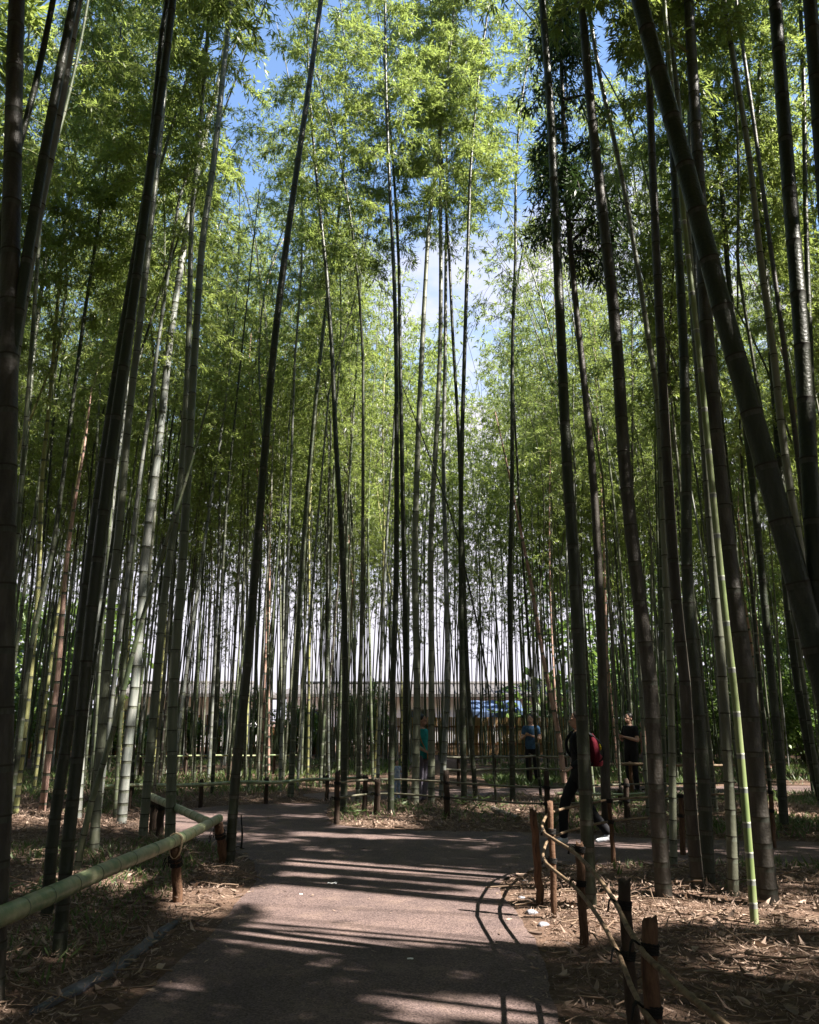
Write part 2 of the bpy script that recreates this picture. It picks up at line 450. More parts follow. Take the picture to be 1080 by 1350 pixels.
def gz(x, y, d=None):
    if d is None: d = pathd(x, y)
    k = np.clip(d / .6, 0, 1); k = k * k * (3 - 2 * k)
    return k * (.035 * fbm(x, y, 1.6, 21) + .05 * fbm(x, y, .45, 22) + .03) + .01 * np.clip(d / .1, 0, 1) - .004

def axis(lo, hi, fine_lo, fine_hi, step, grow=1.18):
    a = list(np.arange(fine_lo, fine_hi, step)); s = step; v = a[-1]
    while v < hi: s *= grow; v += s; a.append(v)
    s = step; v = fine_lo; pre = []
    while v > lo: s *= grow; v -= s; pre.append(v)
    return np.array(pre[::-1] + a)
gx = axis(-900, 900, -9, 10, .11); gy = axis(-60, 1500, 2, 24, .11)
GX, GY = np.meshgrid(gx, gy); near = (np.abs(GX) < 14) & (GY > 0) & (GY < 30)
GZ = np.zeros(GX.shape); dd = np.full(GX.shape, 5.0); dd[near] = pathd(GX[near], GY[near]); GZ[near] = gz(GX[near], GY[near], dd[near]); GZ[~near] = .03 + .03*fbm(GX[~near], GY[~near], .45, 22) * (np.abs(GX[~near]) < 60)
ny, nx = GX.shape; I = np.arange(nx * ny).reshape(ny, nx)
M_soil = mat('soil', (.06, .038, .028), .95, .1, var=[(.13, .085, .062), (.08, .052, .038), (.20, .14, .105)], scale=(5, 5, 5), bump=1.0, bscale=35, noise_d=8, lo=.3, hi=.7)
link('ground', mesh_np('ground', np.stack([GX, GY, GZ], -1).reshape(-1, 3), np.stack([I[:-1, :-1], I[:-1, 1:], I[1:, 1:], I[1:, :-1]], -1).reshape(-1, 4), [M_soil]), kind='structure')

def asphalt(name, dust):
    m = mat(name, (.070, .054, .052), .85, .2, var=[(.108, .080, .074)], scale=(1.3, 1.3, 1.3), lo=.3, hi=.7, noise_d=6)
    t = m.node_tree; N = t.nodes; K = t.links.new; b = N['Principled BSDF']
    tcn = N.new('ShaderNodeTexCoord'); prev = b.inputs['Base Color'].links[0].from_socket
    vo = N.new('ShaderNodeTexVoronoi'); vo.inputs['Scale'].default_value = 95; K(tcn.outputs['Object'], vo.inputs['Vector'])
    rp = N.new('ShaderNodeValToRGB'); rp.color_ramp.elements[0].position = .0; rp.color_ramp.elements[0].color = (.45, .42, .42, 1)
    rp.color_ramp.elements[1].position = 1; rp.color_ramp.elements[1].color = (1.9, 1.8, 1.75, 1)
    K(vo.outputs['Color'], rp.inputs[0])
    mu = N.new('ShaderNodeMixRGB'); mu.blend_type = 'MULTIPLY'; mu.inputs[0].default_value = 1; K(prev, mu.inputs[1]); K(rp.outputs[0], mu.inputs[2])
    n2 = N.new('ShaderNodeTexNoise'); n2.inputs['Scale'].default_value = 2.6; n2.inputs['Detail'].default_value = 9; n2.inputs['Roughness'].default_value = .7
    K(tcn.outputs['Object'], n2.inputs['Vector'])
    m2 = N.new('ShaderNodeMapRange'); m2.inputs[1].default_value = .52; m2.inputs[2].default_value = .75; m2.inputs[4].default_value = dust; K(n2.outputs['Fac'], m2.inputs[0])
    mx = N.new('ShaderNodeMixRGB'); mx.inputs[2].default_value = (.20, .145, .115, 1); K(m2.outputs[0], mx.inputs[0]); K(mu.outputs[0], mx.inputs[1])
    K(mx.outputs[0], b.inputs['Base Color'])
    bp = N.new('ShaderNodeBump'); bp.inputs['Strength'].default_value = .55; bp.inputs['Distance'].default_value = .006
    K(vo.outputs['Distance'], bp.inputs['Height']); K(bp.outputs[0], b.inputs['Normal'])
    return m
def flat(name, poly, z, m):
    from mathutils.geometry import tessellate_polygon
    T = tessellate_polygon([[Vector((x, y, 0)) for x, y in poly]])
    V = np.column_stack([poly, np.full(len(poly), z)])
    T = np.array([t if np.cross(V[t[1]][:2] - V[t[0]][:2], V[t[2]][:2] - V[t[0]][:2]) > 0 else (t[0], t[2], t[1]) for t in T])
    return link(name, mesh_np(name, V, [], [m], np.zeros(len(T)), False, T), kind='structure')
flat('path', main_poly, .010, asphalt('asphalt', .55))
flat('back_path', back_poly, .016, asphalt('asphalt_dusty', .9))

# ---------------------------------------------------------------- chosen sun patches, cut through the added thicket's leaves (ground coordinates)
patches = [gp((385, 1132), (540, 1138), (660, 1148), (720, 1166), (800, 1166), (900, 1172), (1010, 1188), (1030, 1232), (900, 1226), (760, 1256), (650, 1246), (420, 1262), (300, 1238), (335, 1170)),
           gp((215, 1182), (335, 1168), (320, 1212), (225, 1216)),
           gp((385, 1098), (560, 1103), (700, 1108), (700, 1113), (560, 1110), (385, 1103)),
           gp((510, 1312), (700, 1326), (690, 1346), (510, 1330)),
           gp((990, 1178), (1120, 1210), (1120, 1250), (1040, 1232)),
           gp((-10, 1056), (40, 1058), (40, 1078), (-10, 1078)), gp((110, 1158), (190, 1162), (180, 1182), (100, 1176)),
           gp((735, 1106), (870, 1116), (870, 1122), (735, 1112)), gp((1030, 1030), (1090, 1028), (1090, 1050), (1030, 1050)),
           gp((610, 1060), (720, 1062), (720, 1080), (610, 1078))]
def qof(px, py): p = P(px, py); return .401 * p[0] + .916 * p[1]
def sh(px, py, w): return (qof(px, py), w, P(px, py)[0] - .05)
SHADED = [sh(778, 1202, .07), sh(876, 1188, .085), sh(934, 1172, .06), sh(1014, 1196, .07), sh(302, 1142, .05), sh(78, 1260, .12), sh(62, 1212, .1)]  # bands where thicket leaves are left in, to keep these culms dark
LIMEQ = qof(995, 1218)
def sunlit(x, y):
    """1 where the added canopy is cut open along the sun's line to this ground point."""
    d = np.full(len(x), 9.0)
    for p in patches: d = np.minimum(d, sdist(x, y, p))
    n = fbm(x, y, 3.0, 77)
    inside = d < -.02 + .16 * n
    r_ = x * A[0] + y * A[1]; q_ = -x * A[1] + y * A[0]
    streak = fbm(r_ * .35, q_ * 1.5, 3.2, 78)
    inside &= streak < .75
    qq = .401 * x + .916 * y
    for q0, w0, x0 in SHADED: inside &= (np.abs(qq - q0) > w0) | (x > x0)
    inside |= (np.abs(qq - LIMEQ) < .05) & (x < 2.95) & (x > -1.4)
    dap = (fbm(x, y, 4.2, 79) > np.where(np.abs(x) > 2.2, .78, 1.15)) & (fbm(x, y, 1.1, 80) > -.2)
    far = (y > 13.2) & (fbm(x, y, 2.2, 81) > np.where(x < 0, .05, .28))
    return inside | dap | far

# ---------------------------------------------------------------- traced culms (pixel rows and columns only fix where each one really stands)
T_ = traced
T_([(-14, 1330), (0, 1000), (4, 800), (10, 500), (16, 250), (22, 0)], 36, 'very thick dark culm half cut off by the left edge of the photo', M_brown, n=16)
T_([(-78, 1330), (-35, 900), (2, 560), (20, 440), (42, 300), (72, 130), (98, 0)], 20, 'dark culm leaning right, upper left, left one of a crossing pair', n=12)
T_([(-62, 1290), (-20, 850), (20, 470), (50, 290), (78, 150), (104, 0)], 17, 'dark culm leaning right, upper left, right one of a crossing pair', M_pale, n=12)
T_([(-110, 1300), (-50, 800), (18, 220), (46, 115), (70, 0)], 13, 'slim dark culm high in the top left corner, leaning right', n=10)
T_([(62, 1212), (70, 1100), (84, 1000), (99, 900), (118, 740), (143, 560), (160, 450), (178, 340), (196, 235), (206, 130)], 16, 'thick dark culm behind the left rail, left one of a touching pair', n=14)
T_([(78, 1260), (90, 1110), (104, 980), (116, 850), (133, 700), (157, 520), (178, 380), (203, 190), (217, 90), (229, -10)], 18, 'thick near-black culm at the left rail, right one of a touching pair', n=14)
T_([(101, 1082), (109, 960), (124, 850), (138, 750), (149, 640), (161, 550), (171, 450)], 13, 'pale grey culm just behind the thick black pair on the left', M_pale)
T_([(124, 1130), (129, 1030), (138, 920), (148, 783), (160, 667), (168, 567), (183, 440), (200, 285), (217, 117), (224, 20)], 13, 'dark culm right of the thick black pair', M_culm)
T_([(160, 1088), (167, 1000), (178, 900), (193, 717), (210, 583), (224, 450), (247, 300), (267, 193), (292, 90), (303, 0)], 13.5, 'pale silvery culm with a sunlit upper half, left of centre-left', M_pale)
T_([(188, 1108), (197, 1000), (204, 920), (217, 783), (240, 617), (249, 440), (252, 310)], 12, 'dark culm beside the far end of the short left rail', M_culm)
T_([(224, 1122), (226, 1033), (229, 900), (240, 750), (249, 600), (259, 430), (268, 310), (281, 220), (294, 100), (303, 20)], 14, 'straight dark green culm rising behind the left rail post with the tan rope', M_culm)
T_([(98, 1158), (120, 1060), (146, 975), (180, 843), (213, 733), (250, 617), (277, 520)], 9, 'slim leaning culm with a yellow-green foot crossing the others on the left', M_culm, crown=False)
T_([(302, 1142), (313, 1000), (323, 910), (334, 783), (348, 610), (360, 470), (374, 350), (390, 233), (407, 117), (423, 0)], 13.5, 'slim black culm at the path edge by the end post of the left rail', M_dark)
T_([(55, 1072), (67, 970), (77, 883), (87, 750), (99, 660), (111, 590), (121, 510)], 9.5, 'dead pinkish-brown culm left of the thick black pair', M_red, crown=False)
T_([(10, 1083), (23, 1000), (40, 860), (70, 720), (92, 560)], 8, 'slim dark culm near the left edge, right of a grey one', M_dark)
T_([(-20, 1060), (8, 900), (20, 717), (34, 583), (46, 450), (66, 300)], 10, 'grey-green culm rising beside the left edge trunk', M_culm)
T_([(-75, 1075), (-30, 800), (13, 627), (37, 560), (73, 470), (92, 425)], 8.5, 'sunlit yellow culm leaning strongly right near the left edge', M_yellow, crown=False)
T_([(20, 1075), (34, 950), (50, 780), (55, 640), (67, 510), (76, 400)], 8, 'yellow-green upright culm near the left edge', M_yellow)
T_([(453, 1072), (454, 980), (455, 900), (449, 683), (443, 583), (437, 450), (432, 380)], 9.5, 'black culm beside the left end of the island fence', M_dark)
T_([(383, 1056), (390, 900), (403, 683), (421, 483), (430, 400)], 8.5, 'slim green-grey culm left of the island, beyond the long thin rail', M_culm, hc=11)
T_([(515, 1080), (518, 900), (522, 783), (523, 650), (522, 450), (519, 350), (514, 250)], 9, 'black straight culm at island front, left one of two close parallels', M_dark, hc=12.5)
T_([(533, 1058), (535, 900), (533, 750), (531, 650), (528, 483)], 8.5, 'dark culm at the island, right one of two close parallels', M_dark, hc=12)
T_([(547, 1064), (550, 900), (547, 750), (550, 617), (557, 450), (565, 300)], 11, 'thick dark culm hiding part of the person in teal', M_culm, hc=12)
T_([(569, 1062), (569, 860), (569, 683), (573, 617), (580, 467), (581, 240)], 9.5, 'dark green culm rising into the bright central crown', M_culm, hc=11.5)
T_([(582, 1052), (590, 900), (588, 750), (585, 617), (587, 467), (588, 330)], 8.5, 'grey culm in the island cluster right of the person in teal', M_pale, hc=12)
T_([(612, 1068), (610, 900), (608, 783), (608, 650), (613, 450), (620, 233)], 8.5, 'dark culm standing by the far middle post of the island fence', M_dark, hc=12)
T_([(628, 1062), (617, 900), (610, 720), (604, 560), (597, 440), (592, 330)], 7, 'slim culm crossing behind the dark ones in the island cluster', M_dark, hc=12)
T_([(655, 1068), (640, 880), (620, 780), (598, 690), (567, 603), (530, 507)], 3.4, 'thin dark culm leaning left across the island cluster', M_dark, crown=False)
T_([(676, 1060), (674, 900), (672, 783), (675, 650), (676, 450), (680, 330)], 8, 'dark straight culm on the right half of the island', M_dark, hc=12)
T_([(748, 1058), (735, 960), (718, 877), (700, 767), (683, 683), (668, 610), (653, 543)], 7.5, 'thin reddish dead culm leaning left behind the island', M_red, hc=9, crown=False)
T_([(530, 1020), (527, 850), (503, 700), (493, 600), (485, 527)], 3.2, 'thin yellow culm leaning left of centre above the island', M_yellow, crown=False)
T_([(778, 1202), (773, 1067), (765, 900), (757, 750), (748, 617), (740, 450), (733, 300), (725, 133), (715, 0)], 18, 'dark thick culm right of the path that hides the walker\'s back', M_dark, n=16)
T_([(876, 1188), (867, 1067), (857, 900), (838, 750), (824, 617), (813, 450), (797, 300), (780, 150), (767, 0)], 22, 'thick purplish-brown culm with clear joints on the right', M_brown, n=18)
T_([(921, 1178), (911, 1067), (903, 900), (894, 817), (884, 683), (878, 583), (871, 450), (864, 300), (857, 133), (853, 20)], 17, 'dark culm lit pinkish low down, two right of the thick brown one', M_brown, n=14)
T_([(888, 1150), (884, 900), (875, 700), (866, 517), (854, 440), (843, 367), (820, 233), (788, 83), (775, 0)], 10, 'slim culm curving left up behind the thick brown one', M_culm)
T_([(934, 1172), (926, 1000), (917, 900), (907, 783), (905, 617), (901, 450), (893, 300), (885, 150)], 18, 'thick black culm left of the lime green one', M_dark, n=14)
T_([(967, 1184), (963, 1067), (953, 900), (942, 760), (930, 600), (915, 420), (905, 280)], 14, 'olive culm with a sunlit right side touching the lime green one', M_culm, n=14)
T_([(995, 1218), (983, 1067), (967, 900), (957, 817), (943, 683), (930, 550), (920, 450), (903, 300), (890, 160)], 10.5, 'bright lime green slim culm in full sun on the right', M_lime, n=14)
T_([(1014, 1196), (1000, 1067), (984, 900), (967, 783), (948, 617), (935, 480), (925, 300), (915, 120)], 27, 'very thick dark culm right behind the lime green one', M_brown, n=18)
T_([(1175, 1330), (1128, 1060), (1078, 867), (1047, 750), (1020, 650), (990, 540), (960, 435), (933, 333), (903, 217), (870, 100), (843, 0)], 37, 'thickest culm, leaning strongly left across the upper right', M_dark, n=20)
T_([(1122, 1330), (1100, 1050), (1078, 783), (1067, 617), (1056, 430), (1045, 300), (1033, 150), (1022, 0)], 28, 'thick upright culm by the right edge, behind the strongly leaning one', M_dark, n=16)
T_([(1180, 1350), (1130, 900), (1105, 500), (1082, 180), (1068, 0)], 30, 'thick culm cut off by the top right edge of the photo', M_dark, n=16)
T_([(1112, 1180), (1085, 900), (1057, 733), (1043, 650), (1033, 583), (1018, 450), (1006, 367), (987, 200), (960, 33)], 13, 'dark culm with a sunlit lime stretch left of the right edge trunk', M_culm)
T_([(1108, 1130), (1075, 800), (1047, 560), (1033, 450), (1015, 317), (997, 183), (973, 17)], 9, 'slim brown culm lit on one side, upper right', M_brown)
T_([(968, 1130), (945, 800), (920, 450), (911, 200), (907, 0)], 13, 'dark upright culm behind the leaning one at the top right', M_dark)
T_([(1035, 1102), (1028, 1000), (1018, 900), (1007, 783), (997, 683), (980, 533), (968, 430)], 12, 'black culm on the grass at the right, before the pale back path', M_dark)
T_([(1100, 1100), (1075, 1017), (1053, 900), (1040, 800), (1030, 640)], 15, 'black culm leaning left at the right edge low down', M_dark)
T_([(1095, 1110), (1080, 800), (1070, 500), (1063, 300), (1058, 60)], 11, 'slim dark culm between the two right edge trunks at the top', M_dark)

# ---------------------------------------------------------------- the rest of the grove
LIB = []
for i in range(10):
    hc = [8.0, 9.2, 7.2, 10.0, 8.6, 9.6, 6.6, 8.2, 10.4, 7.6][i]; r = np.random.default_rng(500 + i)
    z = np.linspace(-.08, hc, 16); f = z / hc; wob = r.uniform(-.22, .22, 4)
    body = np.stack([wob[0] * f ** 2 + wob[1] * np.sin(f * 3) * .5, wob[2] * f ** 2 + wob[3] * np.sin(f * 2.6) * .5, z], 1)
    ci = i % 8; lead = leader(ci)[1:] + body[-1]
    full = np.vstack([body, lead])
    LIB.append(dict(hc=hc, full=full, top=body[-1], ci=ci, r=[.042, .036, .046, .034, .040, .030, .043, .036, .040, .032][i], me={}))
def lib_culm(i, mt):
    Lb = LIB[i]
    if mt.name not in Lb['me']: Lb['me'][mt.name] = culm_mesh(Lb['full'], Lb['r'], 18, n=8, mats=[mt] + NODE, seed=600 + i, detail=False)
    return Lb['me'][mt.name]

def ok_spot(x, y, dmin):
    d = pathd([x], [y])[0]
    if d < .35: return False
    for a, b in placed:
        if (a - x) ** 2 + (b - y) ** 2 < dmin ** 2: return False
    return True
def in_gap(x, y):
    px, _ = pix((x, y, 0)); pm, _ = pix((x, y, 12))
    if abs(pm - 590) < 38 + 1000 / y and y < 31: return True
    if abs(pm - 420) < 60 + 900 / y and y < 18.5: return True
    return False
cand = []
r = np.random.default_rng(4242); tries = 0
while len(cand) < 760 and tries < 140000:
    tries += 1
    y = 10.5 + 29.0 * r.random() ** .66; x = r.uniform(-1, 1) * (.56 * y + 1.2)
    if y < 12.5 and abs(x) < 4.6: continue
    if x > -2.5 and y < 13.8 and x < 3.2: continue
    if not ok_spot(x, y, (.42 if y < 24 else .30)): continue
    if in_gap(x, y) and r.random() > .04: continue
    if any((px_ - x) ** 2 + (py_ - y) ** 2 < .5 for px_, py_ in [(2.3, 11.5), (5.4, 20.0), (5.9, 20.2), (3.1, 22.1), (.25, 18.0), (-.2, 18.2)]): continue
    placed.append((x, y)); cand.append((x, y))
cand.sort(key=lambda p: p[1])
def zone(x, y):
    px, _ = pix((x, y, 0)); dn = 'near' if y < 18 else ('middle' if y < 24 else 'deep')
    if px < 300: a = 'left'
    elif px < 500: a = 'left of centre'
    elif px < 700: a = 'centre'
    else: a = 'right'
    lab = {('near', 'left'): 'slender culm in the front rows of the left stand', ('middle', 'left'): 'slender culm in the middle rows of the left stand',
           ('deep', 'left'): 'thin distant culm at the back of the left stand',
           ('near', 'left of centre'): 'slender culm by the thin rail left of the island', ('middle', 'left of centre'): 'slender culm beyond the thin rail left of the island',
           ('deep', 'left of centre'): 'thin distant culm in front of the white building',
           ('near', 'centre'): 'slender culm growing on the fenced island', ('middle', 'centre'): 'slender culm just beyond the walkers behind the island', ('deep', 'centre'): 'thin distant culm before the blue awning',
           ('near', 'right'): 'slender culm in the front rows of the right stand', ('middle', 'right'): 'slender culm around the couple in the right stand',
           ('deep', 'right'): 'thin distant culm at the dense back of the right stand'}[(dn, a)]
    return lab, lab.replace('culm', 'culms')
N_IND = 300 - TR
LM = [(-400, 'the left edge'), (55, 'the dead pinkish culm'), (76, 'the thick black pair'), (160, 'the silvery culm'), (224, 'the rail post'), (302, 'the path-edge culm'), (383, 'the thin rail'),
      (453, 'the island corner'), (547, 'the teal walker'), (612, 'the middle post'), (700, 'the corner post'), (778, 'the backpacker'), (876, 'the purplish-brown culm'), (995, 'the lime green culm'), (1080, 'the right edge'), (1500, 'nothing')]
ORD = 'first second third fourth fifth sixth seventh eighth ninth tenth eleventh twelfth thirteenth fourteenth fifteenth sixteenth seventeenth eighteenth nineteenth twentieth'.split()
LABEL = {}
_cells = {}
for k_, (x_, y_) in enumerate(cand[:N_IND]):
    p_ = pix((x_, y_, 0))[0]
    if y_ > 23.5 or p_ < -40 or p_ > 1120: continue
    c_ = max(j for j in range(len(LM) - 1) if p_ >= LM[j][0] or j == 0)
    row = 'front' if y_ < 17 else ('middle' if y_ < 22 else 'rear'); _cells.setdefault((c_, row), []).append((p_, k_))
for (c_, row), lst in _cells.items():
    for q_, (p_, k_) in enumerate(sorted(lst)):
        LABEL[k_] = '%s slender %s-row culm between %s and %s' % (ORD[min(q_, 19)], row, LM[c_][1], LM[c_ + 1][1])
mtc = [M_culm, M_culm, M_culm, M_culm, M_dark, M_pale, M_brown, M_yellow, M_red]
mtp = [.2, .16, .12, .10, .12, .14, .07, .06, .03]
mtp = [m_ / sum(mtp) for m_ in mtp]
far_list = []
for k, (x, y) in enumerate(cand):
    px, _ = pix((x, y, 10))
    i = int(r.integers(0, 10)); sc = r.uniform(.84, 1.12)
    if px > 700: sc *= r.choice([.8, .9, 1.0])
    rz = r.uniform(0, 6.28); lean = r.normal(0, .028, 2); mt = mtc[r.choice(len(mtc), p=mtp)]
    if k < N_IND:
        lab, grp = zone(x, y); lab = LABEL.get(k, lab)
        root = empty('bamboo', (x, y, 0), label=lab, cat='bamboo', group=grp)
        root.rotation_euler = (lean[0], lean[1], rz); root.scale = (sc,) * 3
        link('culm', lib_culm(i, mt), root)
        c = link('crown', (CROWNS if y < 16 else CROWNS_THIN)[LIB[i]['ci']], root); c.location = Vector(LIB[i]['top']); c.rotation_euler = (0, 0, i * 1.3)
    else: far_list.append((x, y, i, sc, rz, lean))

r = np.random.default_rng(88)
for _ in range(330):                                # shorter, leafier stems along the grove's far side
    y = r.uniform(29, 40.5); x = r.uniform(-1, 1) * (.56 * y + 1.2)
    if ok_spot(x, y, .4): placed.append((x, y)); far_list.append((x, y, int(r.integers(0, 10)), r.uniform(.5, .72), r.uniform(0, 6.28), r.normal(0, .05, 2)))
def stuff_grove(name, items, nleaf, lsc, mask=None, thin=1.0, label=None):
    """many culms and crowns that read as one mass, as one object."""
    CR = [crown_arrays(31 + i, Lc=CROWN_LC, bend=BENDS[i], nleaf=nleaf, lsc=lsc) for i in range(8)]
    b = MB(); rr_ = np.random.default_rng(9)
    for (x, y, i, sc, rz, lean) in items:
        Lb = LIB[i]; R = np.array(Matrix.Rotation(rz, 3, 'Z') @ Matrix.Rotation(lean[0], 3, 'X') @ Matrix.Rotation(lean[1], 3, 'Y')) * sc
        o = np.array([x, y, 0]); f = Lb['full'][::2]
        b.tube(f @ R.T + o, Lb['r'] * thin * sc * (1 - np.linspace(0, 1, len(f))) ** .72 + .006, 6, 1 if rr_.random() < .75 else 2, cap=False)
        V, Q, BV, BQ, TV, TQ = CR[Lb['ci']]
        ca = np.array(Matrix.Rotation(i * 1.3, 3, 'Z'))
        V = (V @ ca.T + Lb['top']) @ R.T + o
        if mask is not None:
            c = V.reshape(-1, 4, 3).mean(1); s = c[:, 2] / TAN
            keep = ~mask(c[:, 0] + A[0] * s, c[:, 1] + A[1] * s)
            V = V.reshape(-1, 4, 3)[keep].reshape(-1, 3); Q = np.arange(len(V)).reshape(-1, 4)
        b.add(V, Q, (), 0)
    return b.obj(name, [M_leaf, M_culm, M_pale], smooth=False, kind='stuff', label=label)
stuff_grove('distant_bamboo', far_list, 1900, 1.5, thin=.62)

# unseen bamboo added beside and behind the camera, cut to shape the sunlight in view
side = []
r = np.random.default_rng(99); tries = 0; sp_ = []
while len(side) < 500 and tries < 90000:
    tries += 1
    x = r.uniform(-24, 34); y = r.uniform(-20, 32)
    if abs(x) < .62 * y + .7: continue
    if x < 1.6 and y > -1.5 and x > -2.6: continue
    if x < 0 and r.random() < .3: continue
    if x > .62 * y + 19: continue
    if any((a - x) ** 2 + (b - y) ** 2 < 1.3 for a, b in sp_): continue
    q_ = -x * A[1] + y * A[0]
    qq = x * .401 + y * .916                       # keep the sun's corridor clear of stems on most of its width
    sp_.append((x, y)); side.append((x, y, int(r.integers(0, 10)), r.uniform(.9, 1.1), r.uniform(0, 6.28), r.normal(0, .03, 2)))
for k in range(26):                                 # added unseen stems leaning over the path above the frame, to shade it
    sgn = 1 if k % 3 else -1; y = r.uniform(-2.5, 5.0); x = sgn * (.62 * max(y, 0) + r.uniform(1.9, 3.6))
    side.append((x, y, int(r.integers(0, 10)), 1.05, 0.0, (r.uniform(-.05, .05), -sgn * r.uniform(.14, .27))))
stuff_grove('unseen_shade_thicket', side, 4600, 2.1, mask=sunlit)

def leaf_mass(name, clumps, per, leaf, m, seed, kind='stuff', wr=.55, droop=0.):
    r = np.random.default_rng(seed); C = np.array(clumps, float); n = len(C) * per
    i = np.repeat(np.arange(len(C)), per); v = r.normal(0, 1, (n, 3)); v /= np.linalg.norm(v, axis=1, keepdims=True)
    p = C[i, :3] + v * C[i, 3:6] * (r.uniform(.3, 1, n) ** .5)[:, None]; p[:, 2] = np.abs(p[:, 2])
    V, Q = blades(p, v + r.normal(0, .8, (n, 3)) - [0, 0, droop], leaf * r.uniform(.6, 1.4, n), wr, r, .15)
    return MB().add(V, Q).obj(name, m, None, False, kind=kind)
M_wood = leafmat('broad_leaf', (.045, .085, .022), (.11, .16, .04), (.20, .32, .05), .35)
r = np.random.default_rng(5); cl = []
for k in range(900):                                # woods left and right; unseen ring added to block light, open towards the houses
    az = r.uniform(0, 2 * math.pi); R_ = r.uniform(44, 66)
    x, y = R_ * math.sin(az), R_ * math.cos(az)
    if y > 0 and -.37 < x / y < .16: continue
    h = r.uniform(0, 1) ** .8 * (11 if x > 0 or y < 0 else 9)
    if y < 20 and R_ < 50: continue
    cl.append((x, y, h, r.uniform(2, 4), r.uniform(2, 4), r.uniform(1.5, 2.8)))
leaf_mass('far_woods', cl, 330, .62, M_wood, 6)

# ---------------------------------------------------------------- fences
def wob(a, b, n=9, amp=.012, sag=0.0, seed=0):
    r = np.random.default_rng(seed); p = a + (b - a) * np.linspace(0, 1, n)[:, None]
    p[1:-1] += r.normal(0, amp, (n - 2, 3)); p[:, 2] -= sag * np.sin(np.linspace(0, math.pi, n)); return p
def rail_mb(pts, r0, r1, spacing=.3, n=12, seed=0, hollow=True):
    r = np.random.default_rng(seed); pts = curve(pts, 40)
    Lt = np.linalg.norm(np.diff(pts, axis=0), axis=1).sum()
    ss = [0]; rr = [1]; mi = []; s = spacing * .6
    while s < Lt - .03:
        for o, k, m_ in ((-.03, 1, 0), (-.008, 1.02, 1), (-.003, 1.07, 2), (.004, 1.06, 1), (.014, 1.0, 1)):
            if s + o > ss[-1] + .002: ss.append(s + o); rr.append(k); mi.append(m_)
        s += spacing * r.uniform(.8, 1.2)
    ss.append(Lt); rr.append(1); mi.append(0)
    q, _ = resample(pts, np.array(ss)); rad = np.interp(ss, [0, Lt], [r0, r1]) * np.array(rr)
    b = MB(); b.tube(q, rad, n, np.array(mi), cap=False)
    V = np.vstack(b.V)
    # cut ends: a short inner wall and a diaphragm
    for e, k in ((0, 1), (-1, -1)):
        d = (q[1] - q[0]) if e == 0 else (q[-2] - q[-1]); d = d / np.linalg.norm(d)
        V2, Q2 = tube(np.array([q[e], q[e] + d * .04]), [rad[e] * .8, rad[e] * .78], n)
        ring = V[:n] if e == 0 else V[-n:]
        th = np.vstack([ring, V2, [q[e] + d * .04]])
        Q3 = [(i, (i + 1) % n, n + (i + 1) % n, n + i) for i in range(n)] + [(n + i, n + (i + 1) % n, 2 * n + (i + 1) % n, 2 * n + i) for i in range(n)]
        T3 = [(2 * n + i, 2 * n + (i + 1) % n, 3 * n) for i in range(n)]
        b.add(th, Q3, T3, 3)
    return b
M_cut = mat('bamboo_cut_end', (.20, .16, .10), .8)
RM = lambda m: [m, m, M_bloom, M_cut]
def post_mb(x, y, z0, h, rad, lean=(0, 0), seed=0, n=10, ragged=.02):
    r = np.random.default_rng(seed)
    k = 10; f = np.linspace(0, 1, k); p = np.stack([x + lean[0] * f + r.normal(0, .004, k), y + lean[1] * f + r.normal(0, .004, k), z0 - .05 + (h + .05) * f], 1)
    b = MB(); b.tube(p, rad * (1.08 - .12 * f + r.normal(0, .02, k)), n, 0)
    V = b.V[0]; V[(k - 1) * n:k * n, 2] += r.uniform(-ragged, ragged, n)
    return b
def tie_mb(c, d, rad, turns=3, th=.006, seed=0, pitch=.013):
    """rope wound round a post at c whose axis is d, with a knot and loose ends."""
    r = np.random.default_rng(seed); d = np.array(d, float); d /= np.linalg.norm(d)
    a = np.cross(d, [0.3, 1, .1]); a /= np.linalg.norm(a); bb = np.cross(d, a); b = MB()
    t = np.linspace(0, turns * 2 * math.pi, turns * 12)
    p = np.array(c) + np.cos(t)[:, None] * a * rad + np.sin(t)[:, None] * bb * rad + d * (t / 6.283 - turns / 2)[:, None] * pitch
    b.tube(p, th, 5)
    for k in range(2):
        e = np.array(c) + a * rad * 1.1; q = np.array([e, e + a * .03 + bb * .02 * (k * 2 - 1) + [0, 0, .015], e + a * .05 + bb * .045 * (k * 2 - 1) - [0, 0, .05]])
        b.tube(curve(q, 6), th * .8, 5)
    return b
def cross_tie(c, pd, rd, pr, th=.006, seed=0):
    """figure-of-eight lashing where a rail (direction rd) crosses a post (direction pd)."""
    b = MB(); c = np.array(c, float)
    for s in (1, -1):
        ax = np.array(pd, float) * .8 + s * np.array(rd, float); ax /= np.linalg.norm(ax)
        a = np.cross(ax, [0, 0, 1.0]); a /= np.linalg.norm(a); bb = np.cross(ax, a)
        for k in range(3):
            t = np.linspace(0, 2 * math.pi, 16); o = c + ax * (k - 1) * .011
            b.tube(o + np.cos(t)[:, None] * a * pr + np.sin(t)[:, None] * bb * pr * 1.15, th, 5, cap=False)
    return b

